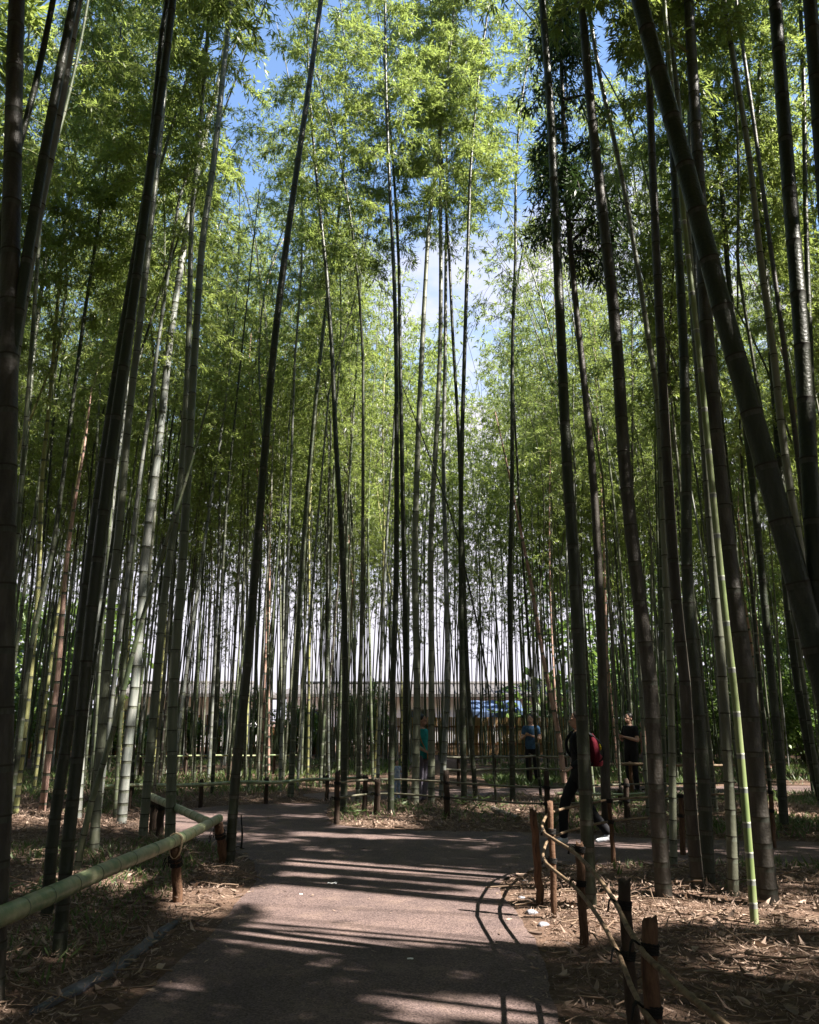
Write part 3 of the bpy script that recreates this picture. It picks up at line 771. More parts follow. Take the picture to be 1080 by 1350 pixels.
# -- thick rail on short posts at the left
def left_fence():
    A0 = np.array([-2.62, 3.6, .50]); A1 = P(2, 1208, .52); A2 = P(232, 1108, .56); A3 = P(289, 1079, .53)
    root = empty('bamboo_rail_fence', (A2[0], A2[1], 0), label='low fence of one thick green bamboo rail on brown posts at bottom left', cat='fence')
    o = np.array([A2[0], A2[1], 0])
    rail_mb(np.array([A0, A1, (A1 + A2) / 2 + [0, 0, .008], A2, A3]) - o, .064, .046, .36, 16, 5).obj('rail', RM(M_rail), root)
    for k, (px, py, h) in enumerate(((236, 1193, .50), (297, 1141, .47))):
        g = P(px, py) - o; g[2] = 0; t = (A2 if k == 0 else A3) - o
        ln = (t[0] - g[0], t[1] - g[1])
        p = post_mb(g[0], g[1], 0, h, .043 if k == 0 else .05, ln, 40 + k, 12).obj('post', M_post, root)
        m = g + np.array([ln[0] * .72, ln[1] * .72, h * .72]); dz = (ln[0], ln[1], h)
        tie_mb(m, dz, .050 if k == 0 else .058, 3, .007, k).obj('black_tie', M_rope, p)
        m2 = g + np.array([ln[0] * .80, ln[1] * .80, h * .80]); tie_mb(m2, dz, .050 if k == 0 else .058, 2, .006, 4 + k).obj('black_tie', M_rope, p)
    # tan rope slung over the rail at the nearer post
    dr = (A2 - A1) / np.linalg.norm(A2 - A1); a = np.cross(dr, [0, 0, 1]); a /= np.linalg.norm(a); b = MB()
    for k in range(3):
        t = np.linspace(-.6, 2 * math.pi - .6, 18); c = A2 - o - dr * (.02 - .012 * k)
        rr_ = .060
        p = c + np.cos(t)[:, None] * a * rr_ + np.sin(t)[:, None] * np.array([0, 0, 1]) * (rr_ + .002)
        p[:, 2] -= np.where(np.sin(t) < 0, .09 * -np.sin(t), 0); b.tube(p, .005, 5, cap=False)
    b.obj('tan_lashing', M_palerope, root)
    # short rail that turns away from the path
    B1 = P(201, 1051, .52); B0 = P(277, 1085, .50)
    root2 = empty('bamboo_rail_fence', (B1[0], B1[1], 0), label='short low rail running back from the end post of the thick left rail', cat='fence')
    o2 = np.array([B1[0], B1[1], 0])
    rail_mb(np.array([B0, (B0 + B1) / 2, B1 + (B1 - B0) * .04]) - o2, .048, .05, .3, 12, 6).obj('rail', RM(M_rail), root2)
    for k, (f, rad) in enumerate(((0.0, .06), (.14, .05))):
        q = (B1 + (B0 - B1) * f) - o2; pm = post_mb(q[0] + .03, q[1] + .05, 0, .50, rad, (0, 0), 50 + k, 12).obj('post', M_postdark, root2)
        tie_mb((q[0] + .03, q[1] + .05, .40), (0, 0, 1), rad * 1.05, 3, .007, k).obj('black_tie', M_rope, pm)
left_fence()

def post_fence(label, pts, posts, heights, rr, pr, seed, rmat, pmat, tie=.006, rside=1.0):
    """pts: rail polyline on the ground plan; posts: (x, y, height); heights: rail heights."""
    o = np.array([posts[0][0], posts[0][1], 0]); root = empty('post_and_rail_fence', o, label=label, cat='fence')
    for k, (x, y, h) in enumerate(posts):
        lr = np.random.default_rng(seed + k); ln = lr.normal(0, .012, 2)
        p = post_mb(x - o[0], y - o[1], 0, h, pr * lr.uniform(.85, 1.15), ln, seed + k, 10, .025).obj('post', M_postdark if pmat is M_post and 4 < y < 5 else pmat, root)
        for hh in heights:
            if hh < h: tie_mb((x - o[0] + ln[0] * hh / h, y - o[1] + ln[1] * hh / h, hh), (.2, .1, 1), pr * 1.12, 4, tie, seed + k, .011).obj('black_tie', M_rope, p)
    for j, hh in enumerate(heights):
        c = np.array([(x, y, hh) for x, y in pts]) - o
        c = curve(c, 8 * len(pts)); lr = np.random.default_rng(seed + 70 + j)
        c[:, 2] += .008 * fbm(c[:, 0] * 1.3, c[:, 1] * 1.3, 1, seed + j)
        d = np.gradient(c, axis=0); d /= np.linalg.norm(d, axis=1, keepdims=True)
        c += np.stack([-d[:, 1], d[:, 0], 0 * d[:, 0]], 1) * (pr + rr * .6) * rside
        rail_mb(c, rr, rr * .8, .42, 8, seed + j).obj('rail', [rmat, rmat, rmat, M_cut], root)

rp = [P(728, 1212), P(774, 1262), None, None]
RF = [(4.7, 11.3), (3.35, 10.75), (2.34, 10.1), (1.50, 8.9), (1.17, 7.4), (1.21, 6.35), (1.09, 4.5), (.99, 3.75), (1.03, 2.6), (1.1, 1.2)]
RF = np.vstack([np.array(RF)[:3], curve(np.array([(x, y, 0) for x, y in RF[2:5]]), 5)[1:-1, :2], np.array(RF)[4:]])
post_fence('low fence of thin bamboo rails lashed to posts along the right path edge', [tuple(q) for q in RF],
           [(1.20, 7.4, .92), (4.7, 11.3, .70), (3.35, 10.75, .70), (2.34, 10.1, .70), (1.235, 6.4, .72), (1.10, 4.52, .80), (.985, 3.72, .80), (1.05, 2.0, .8)],
           [.69, .46], .015, .030, 200, M_stick, M_post, .006, -1)
tag_split = post_mb(0, 0, 0, .80, .035, (-.03, .02), 77, 9, .06).obj('broken_stake', M_post, None, label='splintered brown stake leaning beside the tall post at the path corner', cat='stake')
tag_split.location = P(713, 1196)
MF = [tuple(P(444, 1086)[:2]), tuple(P(497, 1078)[:2]), tuple(P(590, 1085)[:2]), tuple(P(724, 1096)[:2]), (3.4, 13.6), (5.2, 13.9)]
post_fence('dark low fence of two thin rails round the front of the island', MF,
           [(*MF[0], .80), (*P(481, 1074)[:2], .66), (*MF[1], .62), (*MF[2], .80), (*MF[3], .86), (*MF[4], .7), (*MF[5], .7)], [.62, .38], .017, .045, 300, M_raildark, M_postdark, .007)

def low_rail(label, a, b, r0, zs, nposts, seed, m=M_rail, pm=M_postdark, extra=()):
    o = np.array([a[0], a[1], 0]); root = empty('bamboo_rail_fence', o, label=label, cat='fence')
    for z in zs:
        rail_mb(wob(a + [0, 0, z] - o, b + [0, 0, z] - o, 9, .012, .02, seed), r0, r0 * .85, .33, 8, seed).obj('rail', RM(m), root)
    for k in range(nposts):
        q = a + (b - a) * (k + .35) / nposts - o
        p = post_mb(q[0], q[1] + r0 + .03, 0, max(zs) + .06, .04, (0, 0), seed + k, 9).obj('post', pm, root)
        tie_mb((q[0], q[1] + r0 + .03, max(zs)), (.2, 0, 1), .045, 3, .007, seed).obj('black_tie', M_rope, p)
low_rail('long thin pale green rail crossing behind the left branch of the path', np.array([-5.5, 15.5, 0.]), np.array([-.95, 18.0, 0.]), .035, [.45], 4, 410)
low_rail('thin rail beyond the walkers in the middle of the grove', np.array([.9, 21.3, 0.]), np.array([4.6, 22.0, 0.]), .032, [.72, .42], 4, 420, M_raildark)
low_rail('pale low rail on the grass behind the backpacker', np.array([2.7, 15.8, 0.]), np.array([4.45, 15.9, 0.]), .028, [.30], 2, 430)
low_rail('pale rail with a bright orange post beside the couple', np.array([4.6, 19.0, 0.]), np.array([8.2, 18.9, 0.]), .032, [.66], 4, 440, M_stick, M_post)
low_rail('faint rail far behind the left stand', np.array([-9.5, 24.5, 0.]), np.array([-3.2, 25.5, 0.]), .03, [.6], 5, 450)

# ---------------------------------------------------------------- small things on the ground
M_edge = mat('black_edging', (.035, .037, .050), .5, .4, var=[(.07, .07, .085)], scale=(6, 6, 6), bump=.2, bscale=20)
def edging():
    px = [(40, 1347), (90, 1318), (140, 1287), (185, 1252), (222, 1224), (238, 1216)]
    c = curve(np.array([P(*p) for p in px]), 26); d = np.gradient(c, axis=0); d /= np.linalg.norm(d, axis=1, keepdims=True); n = np.stack([-d[:, 1], d[:, 0], 0 * d[:, 0]], 1)
    w = .052 * np.clip(np.minimum(np.linspace(.25, 5, 26), np.linspace(5, .3, 26)), 0, 1) * (1 + .12 * np.sin(np.arange(26) * 1.7))
    c[:, 2] = gz(c[:, 0], c[:, 1]) + .022
    rows = [c + n * (w[:, None]) * k + np.array([0, 0, h])[None] for k, h in ((-1, -.02), (-1, 0), (0, .012), (1, .003), (1, -.02))]
    V = np.stack(rows, 1).reshape(-1, 3); Q = [(i * 5 + j, i * 5 + j + 1, i * 5 + 6 + j, i * 5 + 5 + j) for i in range(25) for j in range(4)]
    b = MB(); b.add(V, Q, [(0, 2, 1), (0, 3, 2), (0, 4, 3)]); b.obj('edging_strip', M_edge, None, label='loose strip of black edging lying in the litter at bottom left', cat='edging')
edging()
s_ = P(318, 1120); g_ = empty('wire_stake', s_, label='thin black wire stake with a bent top at the left path edge', cat='stake')
MB().tube(curve(np.array([(0, 0, 0), (.004, 0, .2), (-.012, 0, .33), (-.02, 0, .42)]), 12), [.012] * 7 + [.008] * 5, 6).obj('rod', M_rope, g_)
MB().tube(curve(np.array([(-.10, 0, .01), (-.04, 0, .035), (0, 0, .02), (.05, -.02, .008)]), 10), .006, 5).obj('foot_wire', M_rope, g_)
M_paper = mat('white_scrap', (.75, .74, .72), .8)
def scrap(p, s, lab, seed):
    r = np.random.default_rng(seed); n = 5; u, v = np.meshgrid(np.linspace(-1, 1, n), np.linspace(-1, 1, n))
    V = np.stack([u * s, v * s * .55, .014 + .012 * s / .05 * (r.random((n, n)))], -1).reshape(-1, 3)
    I_ = np.arange(n * n).reshape(n, n); Q = np.stack([I_[:-1, :-1], I_[:-1, 1:], I_[1:, 1:], I_[1:, :-1]], -1).reshape(-1, 4)
    o = MB().add(V, Q).obj('paper_scrap', M_paper, None, False, label=lab, cat='litter'); o.location = P(*p)
    md = o.modifiers.new('s', 'SOLIDIFY'); md.thickness = .002
scrap((438, 1167), .045, 'white paper scrap lying on the sunlit part of the path', 1)
scrap((541, 1267), .022, 'tiny pale scrap on the shaded path near the middle', 2)
scrap((397, 1181), .015, 'smallest pale scrap on the path, left of the paper one', 3)
M_stone = mat('pale_stone', (.16, .16, .19), .8, .3, var=[(.30, .30, .32)], scale=(20, 20, 20), bump=.4, bscale=60)
def stone(p, s, lab, seed):
    r = np.random.default_rng(seed); n, m_ = 10, 7; V = []
    for i in range(m_):
        for j in range(n):
            ph = math.pi * i / (m_ - 1); th = 2 * math.pi * j / n; k = 1 + .18 * math.sin(3 * th + seed) * math.sin(ph) + .08 * r.normal()
            V.append((s * k * math.sin(ph) * math.cos(th), s * .8 * k * math.sin(ph) * math.sin(th), s * .55 * math.cos(ph)))
    Q = [(i * n + j, (i + 1) * n + j, (i + 1) * n + (j + 1) % n, i * n + (j + 1) % n) for i in range(m_ - 1) for j in range(n)]
    o = MB().add(V, Q).obj('stone', M_stone, None, label=lab, cat='stone'); q = P(*p); o.location = (q[0], q[1], s * .3)
for k, (p, s, l) in enumerate((((688, 1186), .035, 'small pale stone at the right path edge, farthest of the row'), ((700, 1206), .05, 'largest pale stone at the right path edge, by the tall post'),
                              ((716, 1222), .045, 'bluish white stone below the largest one at the right path edge'), ((692, 1163), .028, 'small pale stone where the path corner curves'))):
    stone(p, s, l, k)
M_log = mat('log', (.10, .085, .07), .85, .2, var=[(.20, .17, .14)], scale=(14, 14, 4), bump=.6, bscale=30)
lg = rail_mb(np.array([P(650, 1074), P(667, 1081), P(684, 1087)]) + [0, 0, .08], .06, .052, .4, 12, 9).obj('fallen_log', [M_log, M_log, M_log, M_cut], None, label='short cut bamboo log lying on the litter at the island front', cat='log')

# ---------------------------------------------------------------- leaf litter, twigs, grass
def on_ground(n, x0, x1, y0, y1, seed, dmin=-.05, patch=None):
    r = np.random.default_rng(seed); x = r.uniform(x0, x1, n); y = y0 + (y1 - y0) * r.random(n) ** .8
    ok = (np.abs(x) < .56 * y + 1.2); x, y = x[ok], y[ok]; d = pathd(x, y); k = d > dmin
    if patch is not None: k &= fbm(x, y, *patch[:2]) > patch[2]
    return x[k], y[k], d[k], r
M_lit = leafmat('dry_leaf', (.070, .044, .034), (.40, .29, .22), (.3, .2, .12), .12, .7)
M_twd = mat('dry_twig', (.16, .11, .075), .8)
def litter():
    b = MB()
    x, y, d, r = on_ground(330000, -10, 10, 2.2, 20, 61, .0)
    e = r.random(len(x)) < np.clip((d + .02) / .22, .12, 1) * np.clip(1.5 - y / 22, .3, 1); x, y, d = x[e], y[e], d[e]; n = len(x)
    z = gz(x, y, d) + r.uniform(.004, .055, n) * np.clip(d / .3, .1, 1)
    az = r.uniform(0, 6.283, n); el = r.normal(.08, .42, n); ld = np.stack([np.cos(az) * np.cos(el), np.sin(az) * np.cos(el), np.sin(el)], 1)
    big = r.random(n) < .05; ln = np.where(big, r.uniform(.08, .16, n), r.uniform(.022, .075, n)); wr = np.where(big, .24, .16)
    V, Q = blades(np.stack([x, y, z], 1), ld, ln, 1.0, r, .35)
    # narrower: rebuild widths per leaf
    V = V.reshape(-1, 4, 3); mid = (V[:, 1] + V[:, 3]) / 2; V[:, 1] = mid + (V[:, 1] - mid) * wr[:, None]; V[:, 3] = mid + (V[:, 3] - mid) * wr[:, None]
    b.add(V.reshape(-1, 3), Q)
    # fallen leaves scattered thinly on the path
    xx = r.uniform(-4, 4, 16000); yy = 3 + 14 * r.random(16000); dd_ = pathd(xx, yy); k = (dd_ < 0) & (r.random(16000) < np.clip(.022 + np.exp(dd_ / .10), 0, 1)); xx, yy = xx[k], yy[k]; n = len(xx)
    az = r.uniform(0, 6.283, n); V, Q = blades(np.stack([xx, yy, np.full(n, .018)], 1), np.stack([np.cos(az), np.sin(az), r.normal(0, .05, n)], 1), r.uniform(.02, .07, n), .25, r, .1)
    b.add(V, Q)
    x, y, d, r = on_ground(2600, -7, 7, 2.4, 15, 63, .03); n = len(x)   # curled culm sheaths
    u = np.linspace(-1, 1, 5); v = np.linspace(0, 1, 6); z = gz(x, y, d)
    for i in range(n):
        L_ = r.uniform(.06, .17); w = L_ * r.uniform(.12, .22); cu = r.uniform(.5, 2.2); bend = r.normal(0, .35)
        U, Vv = np.meshgrid(u * cu, v); wd = w * np.sin(np.clip(Vv * .85 + .15, 0, 1) * math.pi) ** .6 + .002
        X_ = Vv * L_; Y_ = np.sin(U) * wd / max(cu, .7); Z_ = (1 - np.cos(U)) * wd * r.choice([-1, 1]) * .6 + np.sin(Vv * math.pi) * L_ * bend * .3
        a_ = r.uniform(0, 6.283); pts = np.stack([X_ * math.cos(a_) - Y_ * math.sin(a_) + x[i], X_ * math.sin(a_) + Y_ * math.cos(a_) + y[i], Z_ - Z_.min() * .7 + z[i] + .008 + r.uniform(0, .03)], -1).reshape(-1, 3)
        I_ = np.arange(30).reshape(6, 5); b.add(pts, np.stack([I_[:-1, :-1], I_[:-1, 1:], I_[1:, 1:], I_[1:, :-1]], -1).reshape(-1, 4))
    o = b.obj('leaf_litter', M_lit, None, False, kind='stuff')
    b = MB(); x, y, d, r = on_ground(2600, -7, 7, 2.4, 13, 62, .06); n = len(x); z = gz(x, y, d)
    for i in range(n):
        az = r.uniform(0, 6.283); Lh = r.uniform(.08, .45) * .5; e = r.normal(0, .12); dx = np.array([math.cos(az), math.sin(az), e]) * Lh
        c = np.array([x[i], y[i], z[i] + .03 + abs(e) * Lh]); k = r.normal(0, .06, 3) * Lh
        b.tube(np.array([c - dx, c + k, c + dx]), r.uniform(.002, .007), 4, cap=False)
    b.obj('twigs', M_twd, None, kind='stuff')
litter()
M_grass = leafmat('grass_blade', (.045, .085, .025), (.12, .155, .055), (.16, .26, .06), .35)
def grass():
    b = MB()
    for (n, x0, x1, y0, y1, seed, pt, hh) in ((30000, -9, -2.2, 5.5, 20, 70, (1.1, 31, .12), .12), (40000, 2.0, 13, 8, 24, 71, (.9, 32, .0), .16), (7000, -1.6, 4.5, 13.5, 24, 72, (1.2, 33, .1), .15), (16000, -12, 0, 17, 34, 73, (.5, 34, -.2), .22), (16000, 2, 16, 20, 34, 74, (.5, 35, -.2), .22)):
        x, y, d, r = on_ground(n, x0, x1, y0, y1, seed, .08, pt); n = len(x)
        az = r.uniform(0, 6.283, n); ld = np.stack([np.cos(az) * .6, np.sin(az) * .6, r.uniform(.5, 1.3, n)], 1)
        V, Q = blades(np.stack([x, y, gz(x, y, d)], 1), ld, hh * r.uniform(.4, 1.2, n), .14, r, .2); b.add(V, Q)
    b.obj('grass', M_grass, None, False, kind='stuff')
grass()
def plant(p, s, lab, seed, group=None):
    """low bamboo-grass plant: stems with broad leaves."""
    r = np.random.default_rng(seed); root = empty('low_plant', (p[0], p[1], 0), label=lab, cat='plant', group=group); st = MB(); lf = []
    B = []; D = []; Ln = []
    for k in range(9):
        az = r.uniform(0, 6.28); h = s * r.uniform(.5, 1); a = np.array([math.cos(az) * .05, math.sin(az) * .05, 0]); c = curve(np.array([a, a * 3 + [0, 0, h * .6], a * 6 + [0, 0, h]]), 8); st.tube(c, .003, 4)
        for j in range(7):
            B.append(c[1 + j]); q = r.uniform(0, 6.28); D.append((math.cos(q), math.sin(q), r.uniform(-.1, .6))); Ln.append(s * r.uniform(.3, .55))
    V, Q = blades(np.array(B), np.array(D), np.array(Ln), .22, r); MB().add(V, Q).obj('leaves', M_grass, root, False); st.obj('stems', M_twig, root)
for k, (px, py, s, l) in enumerate(((1045, 1100, .28, 'bright green low plant at the foot of the black culm on the right grass'), (650, 1075, .3, 'low plant with pale blades left of the fallen log'), (545, 1076, .3, 'low plant at the front edge of the island under the fence'),
        (620, 1070, .34, 'tallest low plant on the island behind the middle post'), (30, 1190, .26, 'low plant behind the thick rail at bottom left'), (930, 1085, .25, 'sunlit low plant between the right culms'), (833, 1075, .22, 'small bright plant below the orange post'),
        (475, 1082, .28, 'low plant by the left end post of the island'), (965, 1175, .16, 'sprig of green at the foot of the olive culm'), (790, 1068, .25, 'low plant on the grass behind the walking backpacker'))):
    plant(P(px, py), s, l, 800 + k)

# ---------------------------------------------------------------- beyond the grove
M_plaster = mat('plaster', (.64, .63, .65), .85, var=[(.74, .73, .74)], scale=(.6, .6, 1.5))
M_rooft = mat('roof_tile', (.07, .065, .062), .7, var=[(.11, .10, .095)], scale=(3, 3, 3))
M_glass = mat('window_glass', (.03, .04, .05), .12, .6)
M_frame = mat('window_frame', (.10, .08, .065), .6)
M_board = mat('fence_board', (.17, .075, .035), .75, .2, var=[(.28, .13, .06), (.13, .06, .03)], scale=(9, 9, 1.2))
M_weave = mat('bamboo_screen', (.34, .21, .09), .75, .2, var=[(.46, .30, .14), (.24, .14, .07)], scale=(20, 20, 1.5))
def house(x0, x1, y, wall_h, eave, label, nwin, roofh=.9, depth=6, rise=.35):
    o = np.array([(x0 + x1) / 2, y, 0]); root = empty('long_house', o, label=label, cat='building'); w = (x1 - x0) / 2
    MB().box((0, depth / 2, wall_h / 2), (w, depth / 2, wall_h / 2)).obj('wall', M_plaster, root, False)
    b = MB(); e = eave
    V = [(-w - e, -e, wall_h + .004), (w + e, -e, wall_h + .004), (w + e, depth + e, wall_h + .004), (-w - e, depth + e, wall_h + .004), (-w - e, -e, wall_h + .2), (w + e, -e, wall_h + .2), (w + e, depth + e, wall_h + .2), (-w - e, depth + e, wall_h + .2), (-w + .6, depth / 2, wall_h + .2 + roofh), (w - .6, depth / 2, wall_h + .2 + roofh)]
    b.add(V, [(0, 3, 2, 1), (0, 1, 5, 4), (1, 2, 6, 5), (2, 3, 7, 6), (3, 0, 4, 7), (4, 5, 9, 8), (6, 7, 8, 9)], [(5, 6, 9), (7, 4, 8)])
    for k in range(int(2 * w / .5)):                # tile ribs
        xx = -w + .3 + k * .5; f = min(1, .98)
        b.tube(np.array([(xx, -e, wall_h + .22), (max(-w + .6, min(w - .6, xx)), depth / 2, wall_h + .22 + roofh)]), .05, 5)
    rf = b.obj('roof', M_rooft, root, False); MB().tube(np.array([(-w + .5, depth / 2, wall_h + .25 + roofh), (w - .5, depth / 2, wall_h + .25 + roofh)]), .14, 8).obj('ridge', M_rooft, rf)
    for k in range(nwin):
        xx = -w + (k + .5) * 2 * w / nwin; f = MB()
        for dx, dz, hx, hz in ((-.75, 0, .05, .6), (.75, 0, .05, .6), (0, .65, .80, .05), (0, -.65, .80, .05), (0, 0, .03, .6)): f.box((xx + dx, -.03, wall_h * .52 + dz), (hx, .045, hz))
        fr = f.obj('window', M_frame, root, False); MB().box((xx, -.01, wall_h * .52), (.70, .014, .6)).obj('pane', M_glass, fr, False)
    return root
house(-19.5, -9.5, 52, 3.0, .8, 'long white building with a grey tiled roof glimpsed through the left stand', 3, .75)
house(-8.2, 12.5, 56, 3.1, .8, 'long white building with a low roof behind the centre of the grove', 6, .8)
M_tarp = mat('blue_canvas', (.045, .075, .14), .7, var=[(.07, .10, .18)], scale=(2, 2, 2))
aw = empty('awning', (5.1, 50, 0), label='bright blue awning in front of the far white building', cat='awning'); b = MB()
V = []; n = 9
for i, xx in enumerate(np.linspace(-1.5, 1.5, n)):
    for (yy, zz) in ((-1.2, 1.75), (-1.2, 2.1), (0, 2.75), (1.2, 2.1)): V.append((xx, yy, zz + .03 * math.sin(i * 2.2)))
b.add(V, [(i * 4 + j, i * 4 + 4 + j, i * 4 + 5 + j, i * 4 + 1 + j) for i in range(n - 1) for j in range(3)], [(1, 2, 3), (33, 35, 34)])
cv = b.obj('canvas', M_tarp, aw, False); cv.modifiers.new('s', 'SOLIDIFY').thickness = .02
for sx in (-1.4, 1.4):
    for sy in (-1.1, 1.1): MB().tube(np.array([(sx, sy, 0), (sx, sy, 2.1)]), .035, 8).obj('pole', M_frame, aw)
def board_fence(label, xs, ys, h, m, seed, name='board_fence', w=.16, gap=.02):
    a = np.array([xs[0], ys[0]]); c = np.array([xs[1], ys[1]]); Lf = np.linalg.norm(c - a); d = (c - a) / Lf; rz = math.atan2(d[1], d[0])
    root = empty(name, (a[0], a[1], 0), rz, label=label, cat='fence'); r = np.random.default_rng(seed); b = MB(); k = 0
    while k * (w + gap) < Lf: b.box((k * (w + gap), 0, h / 2 + r.uniform(-.02, .02)), (w / 2, .02 + .004 * (k % 2), h / 2)); k += 1
    b.obj('panel', m, root, False); rl = MB()
    for z in (.3 * h, .75 * h): rl.box((Lf / 2, -.05, z), (Lf / 2, .022, .04))
    rl.obj('rail', M_board, root, False)
    for q in range(int(Lf / 2.2) + 1): MB().box((q * 2.2, .085, h * .53), (.06, .055, h * .53), taper=.96).obj('post', M_postdark, root, False)
board_fence('reddish brown board fence behind the left stand', (-18.5, -9.2), (36.6, 39.6), 1.85, M_board, 1)
board_fence('tall orange-brown bamboo screen behind the centre of the grove', (-3.4, 7.8), (40.6, 40.2), 1.75, M_weave, 2, 'bamboo_screen', .09, .012)
board_fence('dark brown board fence half hidden behind the left of centre', (-9.0, -3.6), (40.2, 41.0), 1.3, M_board, 3)
M_shrub = leafmat('shrub_leaf', (.04, .085, .02), (.13, .19, .045), (.22, .36, .06), .4)
def shrub(x, y, w, h, lab, seed, leaf=.12, m=None):
    r = np.random.default_rng(seed); root = empty('shrub', (x, y, 0), label=lab, cat='shrub'); cl = [(r.uniform(-w, w) * .7, r.uniform(-w, w) * .5, r.uniform(.25, .85) * h, w * .42, w * .42, h * .22) for _ in range(14)]
    o = leaf_mass('foliage', cl, 260, leaf, m or M_shrub, seed, None); o.parent = root; st = MB()
    for c in cl: st.tube(curve(np.array([(0, 0, -.05), (c[0] * .5, c[1] * .5, c[2] * .5), c[:3]]), 6), np.linspace(.03, .008, 6), 5)
    st.obj('stems', M_twig, root)
SH = [(-7.2, 38.6, 1.5, 2.9, 'tall bushy green shrub before the fence left of centre'), (-5.0, 39.2, 1.3, 2.5, 'rounder green shrub right of the tallest one left of centre'), (-12.4, 34.5, 1.5, 2.0, 'dark shrub beside the red-brown fence on the left'),
      (-10.4, 36.8, 1.4, 2.3, 'dark leafy shrub between the left fence and the white building'), (-2.2, 39.4, 1.3, 3.3, 'slim light green shrub behind the person in teal'), (8.8, 37.5, 1.8, 3.0, 'big green shrub at the right end of the bamboo screen'),
      (11.4, 33.0, 2.0, 3.4, 'bushy green shrub deep in the right stand'), (14.2, 30.5, 1.9, 3.0, 'green shrub near the right edge behind the back path'), (-16.4, 33.5, 1.9, 3.2, 'wide green shrub at the far left of the stand'), (-19.5, 36.0, 2.1, 4.0, 'tall shrub at the far left edge'),
      (12.9, 38.0, 2.2, 4.4, 'tallest shrub deep in the right stand'), (17.0, 36.0, 2.4, 4.4, 'tall shrub behind the right edge')]
for k, a in enumerate(SH): shrub(*a, 900 + k, .16)

# dark evergreen branches hanging in at the top, right of the middle
M_ever = leafmat('evergreen_leaf', (.018, .04, .015), (.05, .085, .03), (.08, .14, .03), .3)
def evergreen(x, y):
    root = empty('evergreen_tree', (x, y, 0), label='dark evergreen tree whose crown hangs into the top right of the middle', cat='tree'); r = np.random.default_rng(3)
    br = MB(); br.tube(curve(np.array([(0, 0, -.1), (.1, 0, 5), (-.05, .1, 10), (0, 0, 16)]), 24), np.linspace(.075, .03, 24), 12, 0); cl = []
    for k in range(38):
        z = r.uniform(9.4, 16) ; az = r.uniform(0, 6.28); Lb = (1.0 - (z - 8) * .06) * r.uniform(.6, 1.1); e = np.array([math.cos(az) * Lb, math.sin(az) * Lb, z - .5 * Lb])
        c = curve(np.array([(0, 0, z), (e[0] * .5, e[1] * .5, z + .08), e]), 8); br.tube(c, np.linspace(.03, .008, 8), 5)
        for q in c[2:]: u_ = r.uniform(.1, .24); cl.append((*(q + r.normal(0, .08, 3)), u_, u_, r.uniform(.15, .4)))
    br.obj('trunk', M_brown, root); o = leaf_mass('crown', cl, 75, .12, M_ever, 8, None, .22, .9); o.parent = root
evergreen(2.85, 12.6)

# ---------------------------------------------------------------- people
M_skin = mat('skin', (.42, .26, .19), .55, .35)
M_skin2 = mat('skin_tan', (.34, .20, .14), .55, .35)
def cloth(n, c, c2=None): return mat(n, c, .85, .15, var=[c2 or tuple(v * 1.5 for v in c)], scale=(9, 9, 9), bump=.3, bscale=25)
M_black = cloth('black_cloth', (.012, .012, .014)); M_navy = cloth('navy_cloth', (.03, .05, .10)); M_teal = cloth('teal_cloth', (.02, .20, .20))
M_blue = cloth('blue_cloth', (.03, .065, .12)); M_grey = cloth('grey_cloth', (.12, .11, .14)); M_redc = cloth('red_cloth', (.075, .006, .012))
M_print = cloth('print_cloth', (.28, .10, .08), (.42, .28, .22)); M_shoe = cloth('white_shoe', (.50, .52, .56)); M_hair = mat('hair', (.014, .010, .008), .5, .4)
M_tan = cloth('tan_leather', (.26, .14, .06)); M_yel = cloth('yellow_cloth', (.65, .48, .04)); M_pink = cloth('pink_cloth', (.36, .06, .08)); M_white = cloth('white_cloth', (.60, .62, .68), (.15, .25, .50))
M_eye = mat('eye', (.02, .015, .012), .3, .5); M_lip = mat('lip', (.32, .13, .11), .5)
def sphere(b, c, r_, n=12, m_=8):
    r_ = np.broadcast_to(r_, 3); V = [np.array(c) + r_ * np.array([math.sin(p) * math.cos(t), math.sin(p) * math.sin(t), math.cos(p)]) for p in np.linspace(.12, math.pi - .12, m_) for t in np.arange(n) * 2 * math.pi / n]
    V += [np.array(c) + r_ * [0, 0, 1], np.array(c) - r_ * [0, 0, 1]]; k = m_ * n
    Q = [(i * n + j, (i + 1) * n + j, (i + 1) * n + (j + 1) % n, i * n + (j + 1) % n) for i in range(m_ - 1) for j in range(n)]
    b.add(V, Q, [(k, j, (j + 1) % n) for j in range(n)] + [(k + 1, k - n + (j + 1) % n, k - n + j) for j in range(n)])
def limb(b, pts, rad, n=12):
    pts = np.array(pts, float); c = curve(pts, 4 * len(pts)) if len(pts) > 2 else curve(pts, 6)
    d = np.concatenate([[0], np.cumsum(np.linalg.norm(np.diff(pts, axis=0), axis=1))]); q = np.linspace(0, d[-1], len(c)); rd = np.interp(q, d, rad)
    b.tube(c, rd, n); sphere(b, pts[0], rad[0] * .99, n, 6); sphere(b, pts[-1], rad[-1] * .99, n, 6)
